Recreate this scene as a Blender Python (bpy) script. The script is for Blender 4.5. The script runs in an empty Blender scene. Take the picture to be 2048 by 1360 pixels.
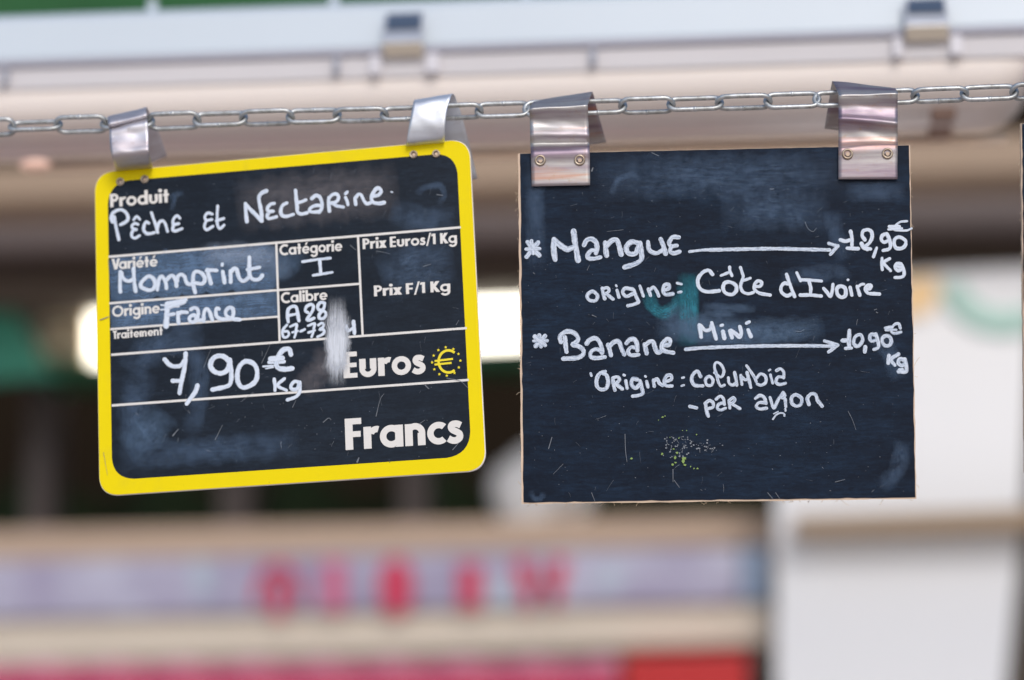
import bpy, bmesh, math, random
import numpy as np
from mathutils import Vector, Matrix

random.seed(7)
rng = np.random.default_rng(7)
scene = bpy.context.scene
COL = scene.collection

# ------------------------------------------------------------------ camera
LENS, SENSOR, W, H = 91.0, 36.0, 2048, 1360
FPX = W * LENS / SENSOR
YAW, PITCH, DIST = math.radians(6.2), math.radians(12.0), 1.30
fwd = Vector((-math.sin(YAW) * math.cos(PITCH), math.cos(YAW) * math.cos(PITCH), math.sin(PITCH)))
right = fwd.cross(Vector((0, 0, 1))).normalized()
up = right.cross(fwd).normalized()
TARGET = Vector((0, 0, 2.0))
CAM = TARGET - fwd * DIST
cam_data = bpy.data.cameras.new("camera")
cam_data.lens = LENS
cam_data.sensor_width = SENSOR
cam_data.clip_start = 0.05
cam_data.clip_end = 500
cam_data.dof.use_dof = True
cam_data.dof.focus_distance = DIST - 0.004
cam_data.dof.aperture_fstop = 2.6
cam_data.dof.aperture_blades = 9
cam = bpy.data.objects.new("camera", cam_data)
COL.objects.link(cam)
cam.matrix_world = Matrix((right, up, -fwd)).transposed().to_4x4()
cam.location = CAM
scene.camera = cam

# ------------------------------------------------------------------ light
SUN_EL, SUN_ROT = math.radians(34), math.radians(163)
world = bpy.data.worlds.new("World")
scene.world = world
world.use_nodes = True
wn = world.node_tree.nodes
wl = world.node_tree.links
bg = wn.get("Background") or wn.new("ShaderNodeBackground")
sky = wn.new("ShaderNodeTexSky")
sky.sky_type = 'NISHITA'
sky.sun_disc = False
sky.sun_elevation = SUN_EL
sky.sun_rotation = SUN_ROT
wl.new(sky.outputs[0], bg.inputs[0])
bg.inputs[1].default_value = 0.11
out = wn.get("World Output") or wn.new("ShaderNodeOutputWorld")
wl.new(bg.outputs[0], out.inputs[0])
sd = bpy.data.lights.new("sun", 'SUN')
sd.energy = 1.5
sd.angle = math.radians(24)
sd.color = (1.0, 0.95, 0.88)
sun = bpy.data.objects.new("sun", sd)
COL.objects.link(sun)
sdir = Vector((math.sin(SUN_ROT) * math.cos(SUN_EL), math.cos(SUN_ROT) * math.cos(SUN_EL), math.sin(SUN_EL)))
sun.rotation_euler = sdir.to_track_quat('Z', 'Y').to_euler()
sun.location = (0, -2, 5)
scene.view_settings.view_transform = 'Standard'
scene.view_settings.look = 'None'
scene.view_settings.gamma = 1
scene.view_settings.exposure = 0.42
scene.render.engine = 'CYCLES'
scene.cycles.use_denoising = True
scene.cycles.max_bounces = 8
scene.cycles.transparent_max_bounces = 24
scene.cycles.sample_clamp_indirect = 6


# ------------------------------------------------------------------ helpers
def ray(px, py):
    return fwd + right * ((px - W / 2) / FPX) - up * ((py - H / 2) / FPX)


def P(px, py, Y):
    """world point seen at photograph pixel (px, py) on the depth plane y = Y"""
    d = ray(px, py)
    return CAM + d * ((Y - CAM.y) / d.y)


def py_at_z(px, Y, z):
    a, b = -2000.0, 60000.0
    for _ in range(60):
        m = (a + b) / 2
        if P(px, m, Y).z > z: a = m
        else: b = m
    return (a + b) / 2


def tag(o, label=None, cat=None, group=None, kind=None):
    if label: o["label"] = label
    if cat: o["category"] = cat
    if group: o["group"] = group
    if kind: o["kind"] = kind
    return o


def thing(name, label, cat, loc=(0, 0, 0), matrix=None, group=None):
    o = bpy.data.objects.new(name, None)
    COL.objects.link(o)
    o.empty_display_size = 0.05
    if matrix is not None:
        o.matrix_world = matrix
    else:
        o.location = loc
    return tag(o, label, cat, group)


def mesh_obj(name, verts, faces, mat, parent=None, smooth=False, uvs=None):
    me = bpy.data.meshes.new(name)
    me.from_pydata([tuple(v) for v in verts], [], [tuple(f) for f in faces])
    if uvs is not None:
        lay = me.uv_layers.new(name="UVMap")
        for lp in me.loops:
            lay.data[lp.index].uv = uvs[lp.vertex_index]
    if smooth:
        for p in me.polygons: p.use_smooth = True
    me.materials.append(mat)
    o = bpy.data.objects.new(name, me)
    COL.objects.link(o)
    if parent is not None:
        o.parent = parent
    return o


class MB:
    """collects geometry for ONE mesh"""
    def __init__(s):
        s.v, s.f, s.uv = [], [], []

    def add(s, verts, faces, uvs=None):
        n = len(s.v)
        s.v += [tuple(v) for v in verts]
        s.f += [tuple(i + n for i in f) for f in faces]
        s.uv += list(uvs) if uvs is not None else [(0, 0)] * len(verts)

    def box(s, a, b):
        x0, y0, z0 = a; x1, y1, z1 = b
        s.add([(x0, y0, z0), (x1, y0, z0), (x1, y1, z0), (x0, y1, z0), (x0, y0, z1), (x1, y0, z1), (x1, y1, z1), (x0, y1, z1)],
              [(0, 3, 2, 1), (4, 5, 6, 7), (0, 1, 5, 4), (1, 2, 6, 5), (2, 3, 7, 6), (3, 0, 4, 7)])

    def tube(s, path, r, n=8, closed=False):
        path = [Vector(p) for p in path]
        m = len(path)
        vs, fs = [], []
        ref = Vector((0.13, 0.29, 0.95)).normalized()
        for i, p in enumerate(path):
            if closed:
                t = path[(i + 1) % m] - path[i - 1]
            else:
                t = path[min(i + 1, m - 1)] - path[max(i - 1, 0)]
            t.normalize()
            a = t.cross(ref)
            if a.length < 1e-4: a = t.cross(Vector((1, 0, 0)))
            a.normalize(); b = t.cross(a)
            rr = r[i] if isinstance(r, (list, tuple)) else r
            for k in range(n):
                q = 2 * math.pi * k / n
                vs.append(p + a * (rr * math.cos(q)) + b * (rr * math.sin(q)))
        for i in range(m if closed else m - 1):
            j = (i + 1) % m
            for k in range(n):
                l = (k + 1) % n
                fs.append((i * n + k, i * n + l, j * n + l, j * n + k))
        if not closed:
            fs.append(tuple(range(n - 1, -1, -1)))
            fs.append(tuple((m - 1) * n + k for k in range(n)))
        s.add(vs, fs)

    def build(s, name, mat, parent=None, smooth=False, uv=False):
        return mesh_obj(name, s.v, s.f, mat, parent, smooth, s.uv if uv else None)


def bevel(o, w, seg=2):
    m = o.modifiers.new("bevel", 'BEVEL')
    m.width = w; m.segments = seg; m.limit_method = 'ANGLE'; m.angle_limit = math.radians(40)
    return o


# ------------------------------------------------------------------ materials
def new_mat(name):
    m = bpy.data.materials.new(name)
    m.use_nodes = True
    nt = m.node_tree
    b = nt.nodes.get("Principled BSDF")
    return m, nt, b


def N(nt, t, **kw):
    n = nt.nodes.new(t)
    for k, v in kw.items():
        if k.startswith("i_"):
            n.inputs[k[2:].replace("_", " ")].default_value = v
        else:
            setattr(n, k, v)
    return n


def noise(nt, coord, scale, detail=4, rough=0.55, stretch=(1, 1, 1), dist=0.0):
    mp = N(nt, 'ShaderNodeMapping')
    mp.inputs['Scale'].default_value = stretch
    nt.links.new(coord, mp.inputs['Vector'])
    n = N(nt, 'ShaderNodeTexNoise')
    n.inputs['Scale'].default_value = scale
    n.inputs['Detail'].default_value = detail
    n.inputs['Roughness'].default_value = rough
    n.inputs['Distortion'].default_value = dist
    nt.links.new(mp.outputs[0], n.inputs['Vector'])
    return n.outputs[0]


def ramp(nt, fac, a, b, ca=(0, 0, 0, 1), cb=(1, 1, 1, 1)):
    r = N(nt, 'ShaderNodeValToRGB')
    r.color_ramp.elements[0].position = a
    r.color_ramp.elements[1].position = b
    r.color_ramp.elements[0].color = ca
    r.color_ramp.elements[1].color = cb
    nt.links.new(fac, r.inputs[0])
    return r.outputs[0]


def mix(nt, fac, c1, c2, mode='MIX'):
    m = N(nt, 'ShaderNodeMix', data_type='RGBA', blend_type=mode)
    for sock, v in ((0, fac), (6, c1), (7, c2)):
        if isinstance(v, (int, float)):
            m.inputs[sock].default_value = v
        elif isinstance(v, tuple):
            m.inputs[sock].default_value = v if len(v) == 4 else (*v, 1)
        else:
            nt.links.new(v, m.inputs[sock])
    return m.outputs[2]


def mul(nt, a, b, op='MULTIPLY'):
    m = N(nt, 'ShaderNodeMath', operation=op)
    for i, v in enumerate((a, b)):
        if isinstance(v, (int, float)): m.inputs[i].default_value = v
        else: nt.links.new(v, m.inputs[i])
    return m.outputs[0]


def simple(name, col, rough=0.6, metal=0.0, var=0.12, scale=6.0, spec=0.5, stretch=(1, 1, 1)):
    m, nt, b = new_mat(name)
    tc = N(nt, 'ShaderNodeTexCoord')
    n = noise(nt, tc.outputs['Object'], scale, 5, 0.6, stretch)
    lo = tuple(c * (1 - var) for c in col); hi = tuple(min(1, c * (1 + var)) for c in col)
    nt.links.new(mix(nt, n, lo, hi), b.inputs['Base Color'])
    b.inputs['Roughness'].default_value = rough
    b.inputs['Metallic'].default_value = metal
    b.inputs['Specular IOR Level'].default_value = spec
    return m


def board_mat(name, base, dust, rough, streak, amount, blotch_scale):
    """painted black writing surface: wiped chalk dust, brushed streaks, scuffs"""
    m, nt, b = new_mat(name)
    tc = N(nt, 'ShaderNodeTexCoord')
    oc = tc.outputs['Object']
    n1 = ramp(nt, noise(nt, oc, blotch_scale, 6, 0.62, (1, 1, 1), 0.6), 0.36, 0.78)
    n2 = ramp(nt, noise(nt, oc, 60, 6, 0.7, streak), 0.42, 0.80)
    n3 = ramp(nt, noise(nt, oc, 420, 3, 0.7), 0.52, 0.78)
    n4 = ramp(nt, noise(nt, oc, 900, 2, 0.6, (0.25, 1.6, 1)), 0.55, 0.85)
    f = mul(nt, mul(nt, n1, 0.55), mul(nt, n2, 0.75), 'ADD')
    f = mul(nt, f, mul(nt, n3, 0.35), 'ADD')
    f = mul(nt, f, mul(nt, n4, 0.3), 'ADD')
    n6 = noise(nt, oc, 420, 5, 0.75, (0.30, 1.6, 1), 0.8)
    f = mul(nt, f, mul(nt, ramp(nt, n6, 0.30, 0.72), 1.35))
    f = mul(nt, f, amount)
    nt.links.new(mix(nt, f, base, dust), b.inputs['Base Color'])
    r = mul(nt, rough, mul(nt, n1, 0.16), 'ADD')
    nt.links.new(r, b.inputs['Roughness'])
    b.inputs['Specular IOR Level'].default_value = 0.15
    bp = N(nt, 'ShaderNodeBump')
    bp.inputs['Strength'].default_value = 0.08
    bp.inputs['Distance'].default_value = 0.0004
    nt.links.new(n2, bp.inputs['Height'])
    nt.links.new(bp.outputs[0], b.inputs['Normal'])
    return m


def paint_mat(name, lo, hi, thin=0.0):
    """marker paint: streaks run along the stroke (UV x = along, UV y = across)"""
    m, nt, b = new_mat(name)
    tc = N(nt, 'ShaderNodeTexCoord')
    s1 = noise(nt, tc.outputs['UV'], 1.0, 4, 0.6, (0.02, 7.0, 1))
    s2 = noise(nt, tc.outputs['UV'], 1.0, 3, 0.6, (0.12, 3.0, 1))
    f = ramp(nt, mul(nt, s1, mul(nt, s2, 0.55), 'ADD'), 0.56, 0.80)
    nt.links.new(mix(nt, f, lo, hi), b.inputs['Base Color'])
    b.inputs['Roughness'].default_value = 0.5
    sp = N(nt, 'ShaderNodeSeparateXYZ'); nt.links.new(tc.outputs['UV'], sp.inputs[0])
    fr = mul(nt, sp.outputs[1], 0, 'FRACT')
    d = mul(nt, mul(nt, mul(nt, fr, 0.5, 'SUBTRACT'), 0, 'ABSOLUTE'), 2.0)
    s3 = noise(nt, tc.outputs['UV'], 1.0, 4, 0.7, (0.22, 2.0, 1))
    s4 = noise(nt, tc.outputs['UV'], 1.0, 3, 0.6, (0.05, 14.0, 1))
    # paint thins out towards the rim of a stroke, unevenly
    edge = mul(nt, mul(nt, 1.0, d, 'SUBTRACT'), 3.0)
    a = mul(nt, edge, mul(nt, mul(nt, s3, 0.5, 'SUBTRACT'), 2.6), 'ADD')
    a = mul(nt, a, 0.30, 'ADD')
    if thin:
        body = ramp(nt, mul(nt, s4, mul(nt, s2, 0.5), 'ADD'), 0.50, 0.74, (1 - thin,) * 3 + (1,), (1, 1, 1, 1))
        a = mul(nt, mul(nt, a, 1.0, 'MINIMUM'), body)
    cl = N(nt, 'ShaderNodeClamp'); nt.links.new(a, cl.inputs[0])
    nt.links.new(cl.outputs[0], b.inputs['Alpha'])
    return m


def smear_mat(name, col, strength, streak=(6, 40, 1), seed=0.0, soft=(1.1, 0.6), lo=0.36, hi=0.72, grain=0.5):
    """soft edged chalk / ink residue wiped over the board (UV x = along 0..1, UV y = across 0..1)"""
    m, nt, b = new_mat(name)
    tc = N(nt, 'ShaderNodeTexCoord')
    sp = N(nt, 'ShaderNodeSeparateXYZ')
    nt.links.new(tc.outputs['UV'], sp.inputs[0])

    def bump(sock, pw):
        a = mul(nt, sock, mul(nt, 1.0, sock, 'SUBTRACT'))
        a = mul(nt, a, 4.0)
        return mul(nt, a, pw, 'POWER')
    f = mul(nt, bump(sp.outputs[1], soft[0]), bump(sp.outputs[0], soft[1]))
    nn = noise(nt, tc.outputs['UV'], 1.0, 6, 0.7, streak)
    n2 = noise(nt, tc.outputs['Object'], 130 + seed, 5, 0.7)
    nn = ramp(nt, mul(nt, mul(nt, nn, 0.6), mul(nt, n2, grain), 'ADD'), lo, hi)
    a = mul(nt, mul(nt, f, nn), strength)
    cl = N(nt, 'ShaderNodeClamp')
    nt.links.new(a, cl.inputs[0])
    nt.links.new(cl.outputs[0], b.inputs['Alpha'])
    b.inputs['Base Color'].default_value = (*col, 1)
    b.inputs['Roughness'].default_value = 0.55
    return m


def metal_mat(name, col, tint, rough, scale=60, stain=(0.35, 0.25, 0.18), stain_amt=0.4, stretch=(0.3, 1, 1), bump=0.12, third=None):
    m, nt, b = new_mat(name)
    tc = N(nt, 'ShaderNodeTexCoord')
    oc = tc.outputs['Object']
    n1 = ramp(nt, noise(nt, oc, scale, 5, 0.6, stretch), 0.38, 0.62)
    c = mix(nt, n1, col, tint)
    if third:
        n5 = ramp(nt, noise(nt, oc, scale * 0.9, 4, 0.6, (stretch[0], stretch[1] * 1.3, stretch[2] * 1.3), 0.4), 0.56, 0.68)
        c = mix(nt, mul(nt, n5, 0.6), c, third)
    n2 = ramp(nt, noise(nt, oc, 260, 5, 0.7), 0.58, 0.74)
    c = mix(nt, mul(nt, n2, stain_amt), c, stain)
    nt.links.new(c, b.inputs['Base Color'])
    b.inputs['Metallic'].default_value = 0.92
    n3 = noise(nt, oc, 180, 4, 0.6)
    nt.links.new(mul(nt, mul(nt, n3, 0.22), rough, 'ADD'), b.inputs['Roughness'])
    bp = N(nt, 'ShaderNodeBump')
    bp.inputs['Strength'].default_value = bump
    bp.inputs['Distance'].default_value = 0.0006
    nt.links.new(noise(nt, oc, 150, 3, 0.5, stretch), bp.inputs['Height'])
    nt.links.new(bp.outputs[0], b.inputs['Normal'])
    return m


MAT = {}
MAT['yellow'] = simple("yellow_plastic", (0.76, 0.600, 0.001), 0.5, var=0.04, scale=25, spec=0.12)
_m = MAT['yellow']; _nt = _m.node_tree; _b = _nt.nodes["Principled BSDF"]
_src = _b.inputs['Base Color'].links[0].from_socket
_tc = N(_nt, 'ShaderNodeTexCoord')
_g = ramp(_nt, noise(_nt, _tc.outputs['Object'], 300, 3, 0.6), 0.70, 0.78)
_g2 = ramp(_nt, noise(_nt, _tc.outputs['Object'], 38, 6, 0.7, (1, 1, 1), 0.8), 0.56, 0.80)
_c = mix(_nt, mul(_nt, _g2, 0.22), _src, (0.42, 0.33, 0.05))
_nt.links.new(mix(_nt, mul(_nt, _g, 0.55), _c, (0.16, 0.12, 0.03)), _b.inputs['Base Color'])
MAT['white_plastic_edge'] = simple("white_plastic_edge", (0.78, 0.72, 0.66), 0.5, var=0.08)
MAT['slate_plastic'] = board_mat("black_plastic_face", (0.0042, 0.0078, 0.0155, 1), (0.036, 0.060, 0.100, 1), 0.38, (0.5, 1.6, 1), 0.34, 11)
MAT['slate_wood'] = board_mat("black_board_paint", (0.0030, 0.0068, 0.0168, 1), (0.018, 0.044, 0.092, 1), 0.46, (0.45, 1.7, 1), 0.62, 10)
MAT['bare_wood'] = simple("bare_wood_edge", (0.62, 0.47, 0.36), 0.75, var=0.3, scale=90)
MAT['fibre'] = simple("wood_fibre", (0.62, 0.50, 0.36), 0.8)
MAT['print'] = simple("printed_white", (0.655, 0.63, 0.615), 0.5, var=0.06, scale=40)
MAT['print_yellow'] = simple("printed_yellow", (0.76, 0.61, 0.004), 0.45, var=0.04)
MAT['marker'] = paint_mat("white_marker", (0.37, 0.44, 0.58, 1), (0.60, 0.66, 0.77, 1))
MAT['brush'] = paint_mat("thin_white_marker", (0.19, 0.27, 0.42, 1), (0.58, 0.645, 0.765, 1), 0.55)
MAT['scuff'] = simple("pale_scuffs", (0.22, 0.24, 0.28), 0.7, var=0.3, scale=200)
MAT['scuff_mid'] = simple("soft_scratches", (0.14, 0.155, 0.185), 0.7, var=0.4, scale=300)
MAT['scuff_dim'] = simple("dim_scuffs", (0.075, 0.09, 0.12), 0.7, var=0.3, scale=200)
MAT['green_fleck'] = simple("green_paint_fleck", (0.22, 0.33, 0.09), 0.6, var=0.2, scale=200)
MAT['sm_blue'] = smear_mat("blue_chalk_haze", (0.075, 0.135, 0.245), 0.66, (7, 40, 1), 0, (0.9, 0.6), 0.40, 0.74)
MAT['sm_blue2'] = smear_mat("blue_chalk_wipe", (0.085, 0.155, 0.27), 0.66, (5, 34, 1), 31, (0.8, 0.6), 0.38, 0.70)
MAT['sm_pale'] = smear_mat("pale_chalk_wipe", (0.25, 0.32, 0.45), 0.85, (2, 30, 1), 55)
MAT['sm_cell'] = smear_mat("blue_wiped_cell", (0.085, 0.155, 0.275), 0.95, (2, 14, 1), 44, (0.14, 0.10), 0.30, 0.66)
MAT['sm_grey'] = smear_mat("grey_rubbed_streaks", (0.14, 0.13, 0.15), 0.8, (3, 60, 1), 12)
MAT['sm_teal'] = smear_mat("teal_ink_ghost", (0.001, 0.150, 0.215), 1.3, (2, 7, 1), 80, (0.9, 0.8), 0.34, 0.70)
MAT['sm_white'] = smear_mat("white_paint_smear", (0.56, 0.59, 0.66), 3.4, (0.6, 30, 1), 9, (1.0, 1.5), 0.27, 0.48, 0.08)
MAT['galv'] = metal_mat("galvanised_steel", (0.58, 0.60, 0.62), (0.38, 0.39, 0.39), 0.38, 230, (0.16, 0.13, 0.10), 0.75, (1, 1, 1), 0.3)
MAT['alu'] = metal_mat("crumpled_aluminium", (0.76, 0.80, 0.88), (0.62, 0.63, 0.68), 0.42, 70, (0.35, 0.3, 0.27), 0.3)
MAT['alu_pink'] = metal_mat("pink_reflection_strip", (0.64, 0.63, 0.68), (0.52, 0.47, 0.50), 0.42, 70, (0.30, 0.22, 0.19), 0.45, (0.2, 1, 1))  # pinkish reflections painted in as tint streaks, with stains on top
MAT['rivet'] = metal_mat("brass_rivet", (0.55, 0.47, 0.38), (0.36, 0.28, 0.22), 0.38, 300, (0.2, 0.14, 0.1), 0.6, (1, 1, 1))
MAT['rivet_core'] = simple("rivet_core", (0.56, 0.42, 0.32), 0.6, var=0.25, scale=300)
MAT['rivet_dark'] = simple("rivet_shadow_ring", (0.07, 0.05, 0.045), 0.6)


# ------------------------------------------------------------------ ground
g = 150.0
tag(mesh_obj("ground", [(-g, -g, 0), (g, -g, 0), (g, g, 0), (-g, g, 0)], [(0, 1, 2, 3)],
             simple("market_floor", (0.56, 0.46, 0.40), 0.8, var=0.25, scale=1.5)), kind="structure")

# ------------------------------------------------------------------ background stall (all out of focus)
def prism_bar(name, pl, pr, Y, depth, mat, parent=None, ext=(0.0, 0.0)):
    """long bar: pl=(px, y_top, y_bottom) at its left, pr the same at its right, front face on depth Y"""
    a_t, a_b = P(pl[0], pl[1], Y), P(pl[0], pl[2], Y)
    b_t, b_b = P(pr[0], pr[1], Y), P(pr[0], pr[2], Y)
    dt = (b_t - a_t).normalized(); db = (b_b - a_b).normalized()
    a_t = a_t - dt * ext[0]; a_b = a_b - db * ext[0]; b_t = b_t + dt * ext[1]; b_b = b_b + db * ext[1]
    dv = Vector((0, depth, 0))
    vs = [a_b, b_b, b_b + dv, a_b + dv, a_t, b_t, b_t + dv, a_t + dv]
    org = parent.matrix_world.translation if parent is not None else (a_b + b_b) / 2 + dv / 2
    vs = [v - org for v in vs]
    o = mesh_obj(name, vs, [(0, 3, 2, 1), (4, 5, 6, 7), (0, 1, 5, 4), (1, 2, 6, 5), (2, 3, 7, 6), (3, 0, 4, 7)], mat, parent)
    if parent is None: o.location = org
    return bevel(o, 0.004)


def slab_px(name, pts, Y, depth, mat, parent=None):
    """a flat piece with its own outline and thickness at depth Y"""
    f = [P(x, y, Y) for x, y in pts]
    n = len(f)
    org = parent.matrix_world.translation if parent is not None else sum(f, Vector()) / n
    vs = [v - org for v in f] + [v + Vector((0, depth, 0)) - org for v in f]
    fs = [tuple(range(n)), tuple(range(2 * n - 1, n - 1, -1))] + [(i, n + i, n + (i + 1) % n, (i + 1) % n) for i in range(n)]
    o = mesh_obj(name, vs, fs, mat, parent)
    bm = bmesh.new(); bm.from_mesh(o.data); bmesh.ops.recalc_face_normals(bm, faces=bm.faces); bm.to_mesh(o.data); bm.free()
    if parent is None: o.location = org
    return o


# dark wall far behind
wz0 = 0.0
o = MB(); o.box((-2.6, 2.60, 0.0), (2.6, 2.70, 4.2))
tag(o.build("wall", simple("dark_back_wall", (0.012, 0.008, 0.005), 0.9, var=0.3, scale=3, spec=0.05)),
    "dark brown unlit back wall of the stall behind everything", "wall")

# green awning canvas above the luminaire
def canvas(name, x0, x1, z0, z1, Y, amp, waves, mat, thick=0.004, scallop=0.0):
    nx, nz = 120, 8
    vs, fs = [], []
    for s in (0, 1):
        for j in range(nz + 1):
            for i in range(nx + 1):
                u = i / nx; v = j / nz
                yy = Y + amp * math.sin(u * waves * 2 * math.pi) * (0.4 + 0.6 * v) + s * thick
                zt = z1 - scallop * abs(math.sin(u * waves * math.pi + 0.5))
                vs.append((x0 + (x1 - x0) * u, yy, zt + (z0 - zt) * v))
    k = (nx + 1) * (nz + 1)
    for j in range(nz):
        for i in range(nx):
            a = j * (nx + 1) + i
            fs.append((a, a + nx + 1, a + nx + 2, a + 1))
            fs.append((k + a, k + a + 1, k + a + nx + 2, k + a + nx + 1))
    for i in range(nx):
        fs.append((i, i + 1, k + i + 1, k + i))
        b = nz * (nx + 1) + i
        fs.append((b, k + b, k + b + 1, b + 1))
    for j in range(nz):
        a = j * (nx + 1)
        fs.append((a, k + a, k + a + nx + 1, a + nx + 1))
        b = a + nx
        fs.append((b, b + nx + 1, k + b + nx + 1, k + b))
    org = Vector(((x0 + x1) / 2, Y, z0))
    ob = mesh_obj(name, [Vector(v) - org for v in vs], fs, mat, smooth=True)
    ob.location = org
    return ob


zA = P(1024, 70, 0.62).z
tag(canvas("awning", -1.3, 1.3, zA, zA + 0.10, 0.62, 0.012, 7, simple("green_canvas", (0.012, 0.085, 0.022), 0.8, var=0.25, scale=8)),
    "dark green canvas awning hanging just above the white strip light", "awning")

# beams of the stall behind
wood1 = simple("brown_beam_paint", (0.33, 0.235, 0.165), 0.7, var=0.2, scale=4, stretch=(0.2, 2, 2))
tag(prism_bar("beam", (0, 330, 404), (2048, 262, 344), 1.20, 0.09, wood1, ext=(0.6, 0.6)),
    "light brown wooden beam just below the long strip light, highest of the beams", "beam", "beams of the stall behind")
mauve = simple("mauve_grey_beam_paint", (0.125, 0.095, 0.088), 0.6, var=0.2, scale=4, stretch=(0.2, 2, 2))
tag(prism_bar("beam", (0, 442, 505), (2048, 386, 462), 1.36, 0.08, mauve, ext=(0.6, 0.6)),
    "mauve grey beam between the light brown beam and the dark brown beam", "beam", "beams of the stall behind")
dbrown = simple("dark_brown_beam_paint", (0.085, 0.060, 0.044), 0.7, var=0.25, scale=4, stretch=(0.2, 2, 2))
tag(prism_bar("beam", (0, 509, 606), (2048, 466, 540), 1.40, 0.08, dbrown, ext=(0.6, 0.6)),
    "dark brown beam directly above the glowing lamp", "beam", "beams of the stall behind")

# lit lamp
lm, nt, b = new_mat("lamp_glow")
em = N(nt, 'ShaderNodeEmission'); em.inputs[0].default_value = (1.0, 0.93, 0.78, 1); em.inputs[1].default_value = 4.5
nt.links.new(em.outputs[0], nt.nodes["Material Output"].inputs[0])
L0 = P(90, 720, 1.50)
lamp = thing("lit_lamp", "long glowing fluorescent lamp blurred behind both price boards", "lamp", L0)
bpy.context.view_layer.update()
prism_bar("tube", (182, 592, 724), (1800, 552, 642), 1.50, 0.05, lm, lamp)
prism_bar("housing", (60, 728, 758), (1860, 656, 690), 1.485, 0.09, simple("green_lamp_housing", (0.015, 0.10, 0.045), 0.5), lamp)
prism_bar("end_glow", (1803, 552, 642), (1884, 546, 628), 1.50, 0.05, simple("amber_lamp_glow", (0.62, 0.44, 0.24), 0.6), lamp)  # amber colour paints the glow past the right end of the tube
prism_bar("end_glow", (78, 606, 716), (178, 594, 722), 1.50, 0.05, simple("cream_lamp_glow", (0.70, 0.58, 0.42), 0.6), lamp)  # cream colour paints the glow fading out at the left end

tag(slab_px("tarpaulin", [(-420, 640), (-60, 606), (18, 612), (52, 668), (82, 722), (120, 748), (-420, 790)], 1.44, 0.02,
            simple("teal_tarpaulin", (0.035, 0.24, 0.16), 0.6, var=0.3, scale=14)),
    "folded teal green tarpaulin beside the left end of the glowing lamp", "tarpaulin")

# posts
postm = simple("grey_post_paint", (0.078, 0.064, 0.063), 0.6, var=0.15, spec=0.2)
plabels = ["dim grey post left of the yellow price sign", "dim grey post half hidden under the yellow price sign",
           "dim grey post below the right corner of the yellow price sign"]
for i, (xa, xb) in enumerate(((45, 98), (434, 498), (795, 853))):
    t, bt = P((xa + xb) / 2, 600, 1.56), P((xa + xb) / 2, 1200, 1.56)
    x0, x1 = P(xa, 1040, 1.56).x, P(xb, 1040, 1.56).x
    zb, zt = 0.0, t.z
    mb = MB(); mb.box((x0 - (x0 + x1) / 2, 0, 0), (x1 - (x0 + x1) / 2, 0.06, zt - zb))
    p = mb.build("post", postm)
    p.location = ((x0 + x1) / 2, 1.56, zb)
    bevel(p, 0.004)
    tag(p, plabels[i], "post", "posts of the stall behind")

# dim green curtain low in the dark
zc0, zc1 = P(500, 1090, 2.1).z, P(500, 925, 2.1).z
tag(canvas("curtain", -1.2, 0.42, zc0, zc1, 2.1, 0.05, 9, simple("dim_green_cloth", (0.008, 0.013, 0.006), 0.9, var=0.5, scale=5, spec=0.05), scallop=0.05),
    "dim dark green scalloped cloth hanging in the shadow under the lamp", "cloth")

# pale bundle between the two boards
cb = P(1096, 952, 1.52)
sack_drop = cb.z - P(1085, 1041, 1.42).z - 0.002
bm = bmesh.new()
bmesh.ops.create_icosphere(bm, subdivisions=4, radius=1)
for v in bm.verts:
    c = v.co
    k = 1 + 0.06 * math.sin(5 * c.x + 3 * c.z) + 0.05 * math.sin(7 * c.y + 4 * c.x)
    v.co = Vector((c.x * 0.058 * k, c.y * 0.05 * k, c.z * 0.036 * k + 0.25 * c.x * 0.03))
for v in bm.verts:
    if v.co.z < 0: v.co.z = max(-sack_drop, v.co.z * 1.9)
me = bpy.data.meshes.new("sack")
bm.to_mesh(me); bm.free()
for p in me.polygons: p.use_smooth = True
me.materials.append(simple("white_sacking", (0.58, 0.58, 0.60), 0.7, var=0.1))
sack = bpy.data.objects.new("sack", me); COL.objects.link(sack); sack.location = cb
tag(sack, "rounded white sack half hidden behind the left edge of the black board", "sack")
# ledge the sack stands on = lower beam top shelf
# lower tan beam, cream ledge, banner
tan = simple("tan_beam_paint", (0.46, 0.335, 0.255), 0.7, var=0.12, scale=4, stretch=(0.2, 2, 2))
tag(prism_bar("beam", (0, 1060, 1128), (1560, 1028, 1090), 1.42, 0.24, tan, ext=(0.5, 0.0)),
    "long tan beam running across below the yellow sign and above the banner", "beam", "beams of the stall behind")
tan2 = simple("ochre_beam_paint", (0.36, 0.255, 0.165), 0.7, var=0.15, scale=4, stretch=(0.2, 2, 2))
tag(prism_bar("beam", (1585, 1032, 1068), (2048, 1014, 1056), 1.27, 0.034, tan2, ext=(0.0, 0.5)),
    "short ochre beam crossing the white panel at lower right", "beam", "beams of the stall behind")
B0 = P(770, 1240, 1.36)
banner = thing("banner", "pale lavender banner with red letters below the tan beam", "banner", B0)
bpy.context.view_layer.update()
bmt, nt, b = new_mat("lavender_print")
tc = N(nt, 'ShaderNodeTexCoord')
n1 = ramp(nt, noise(nt, tc.outputs['Object'], 9, 4, 0.6), 0.40, 0.66)
n2 = ramp(nt, noise(nt, tc.outputs['Object'], 14, 3, 0.6, (1, 0.6, 1)), 0.60, 0.72)
c = mix(nt, n1, (0.31, 0.27, 0.40), (0.47, 0.46, 0.58))
c = mix(nt, mul(nt, n2, 0.7), c, (0.42, 0.56, 0.62))
nt.links.new(c, b.inputs['Base Color']); b.inputs['Roughness'].default_value = 0.6
prism_bar("sheet", (-10, 1122, 1238), (1478, 1094, 1204), 1.36, 0.012, bmt, banner, ext=(0.3, 0))
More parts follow.
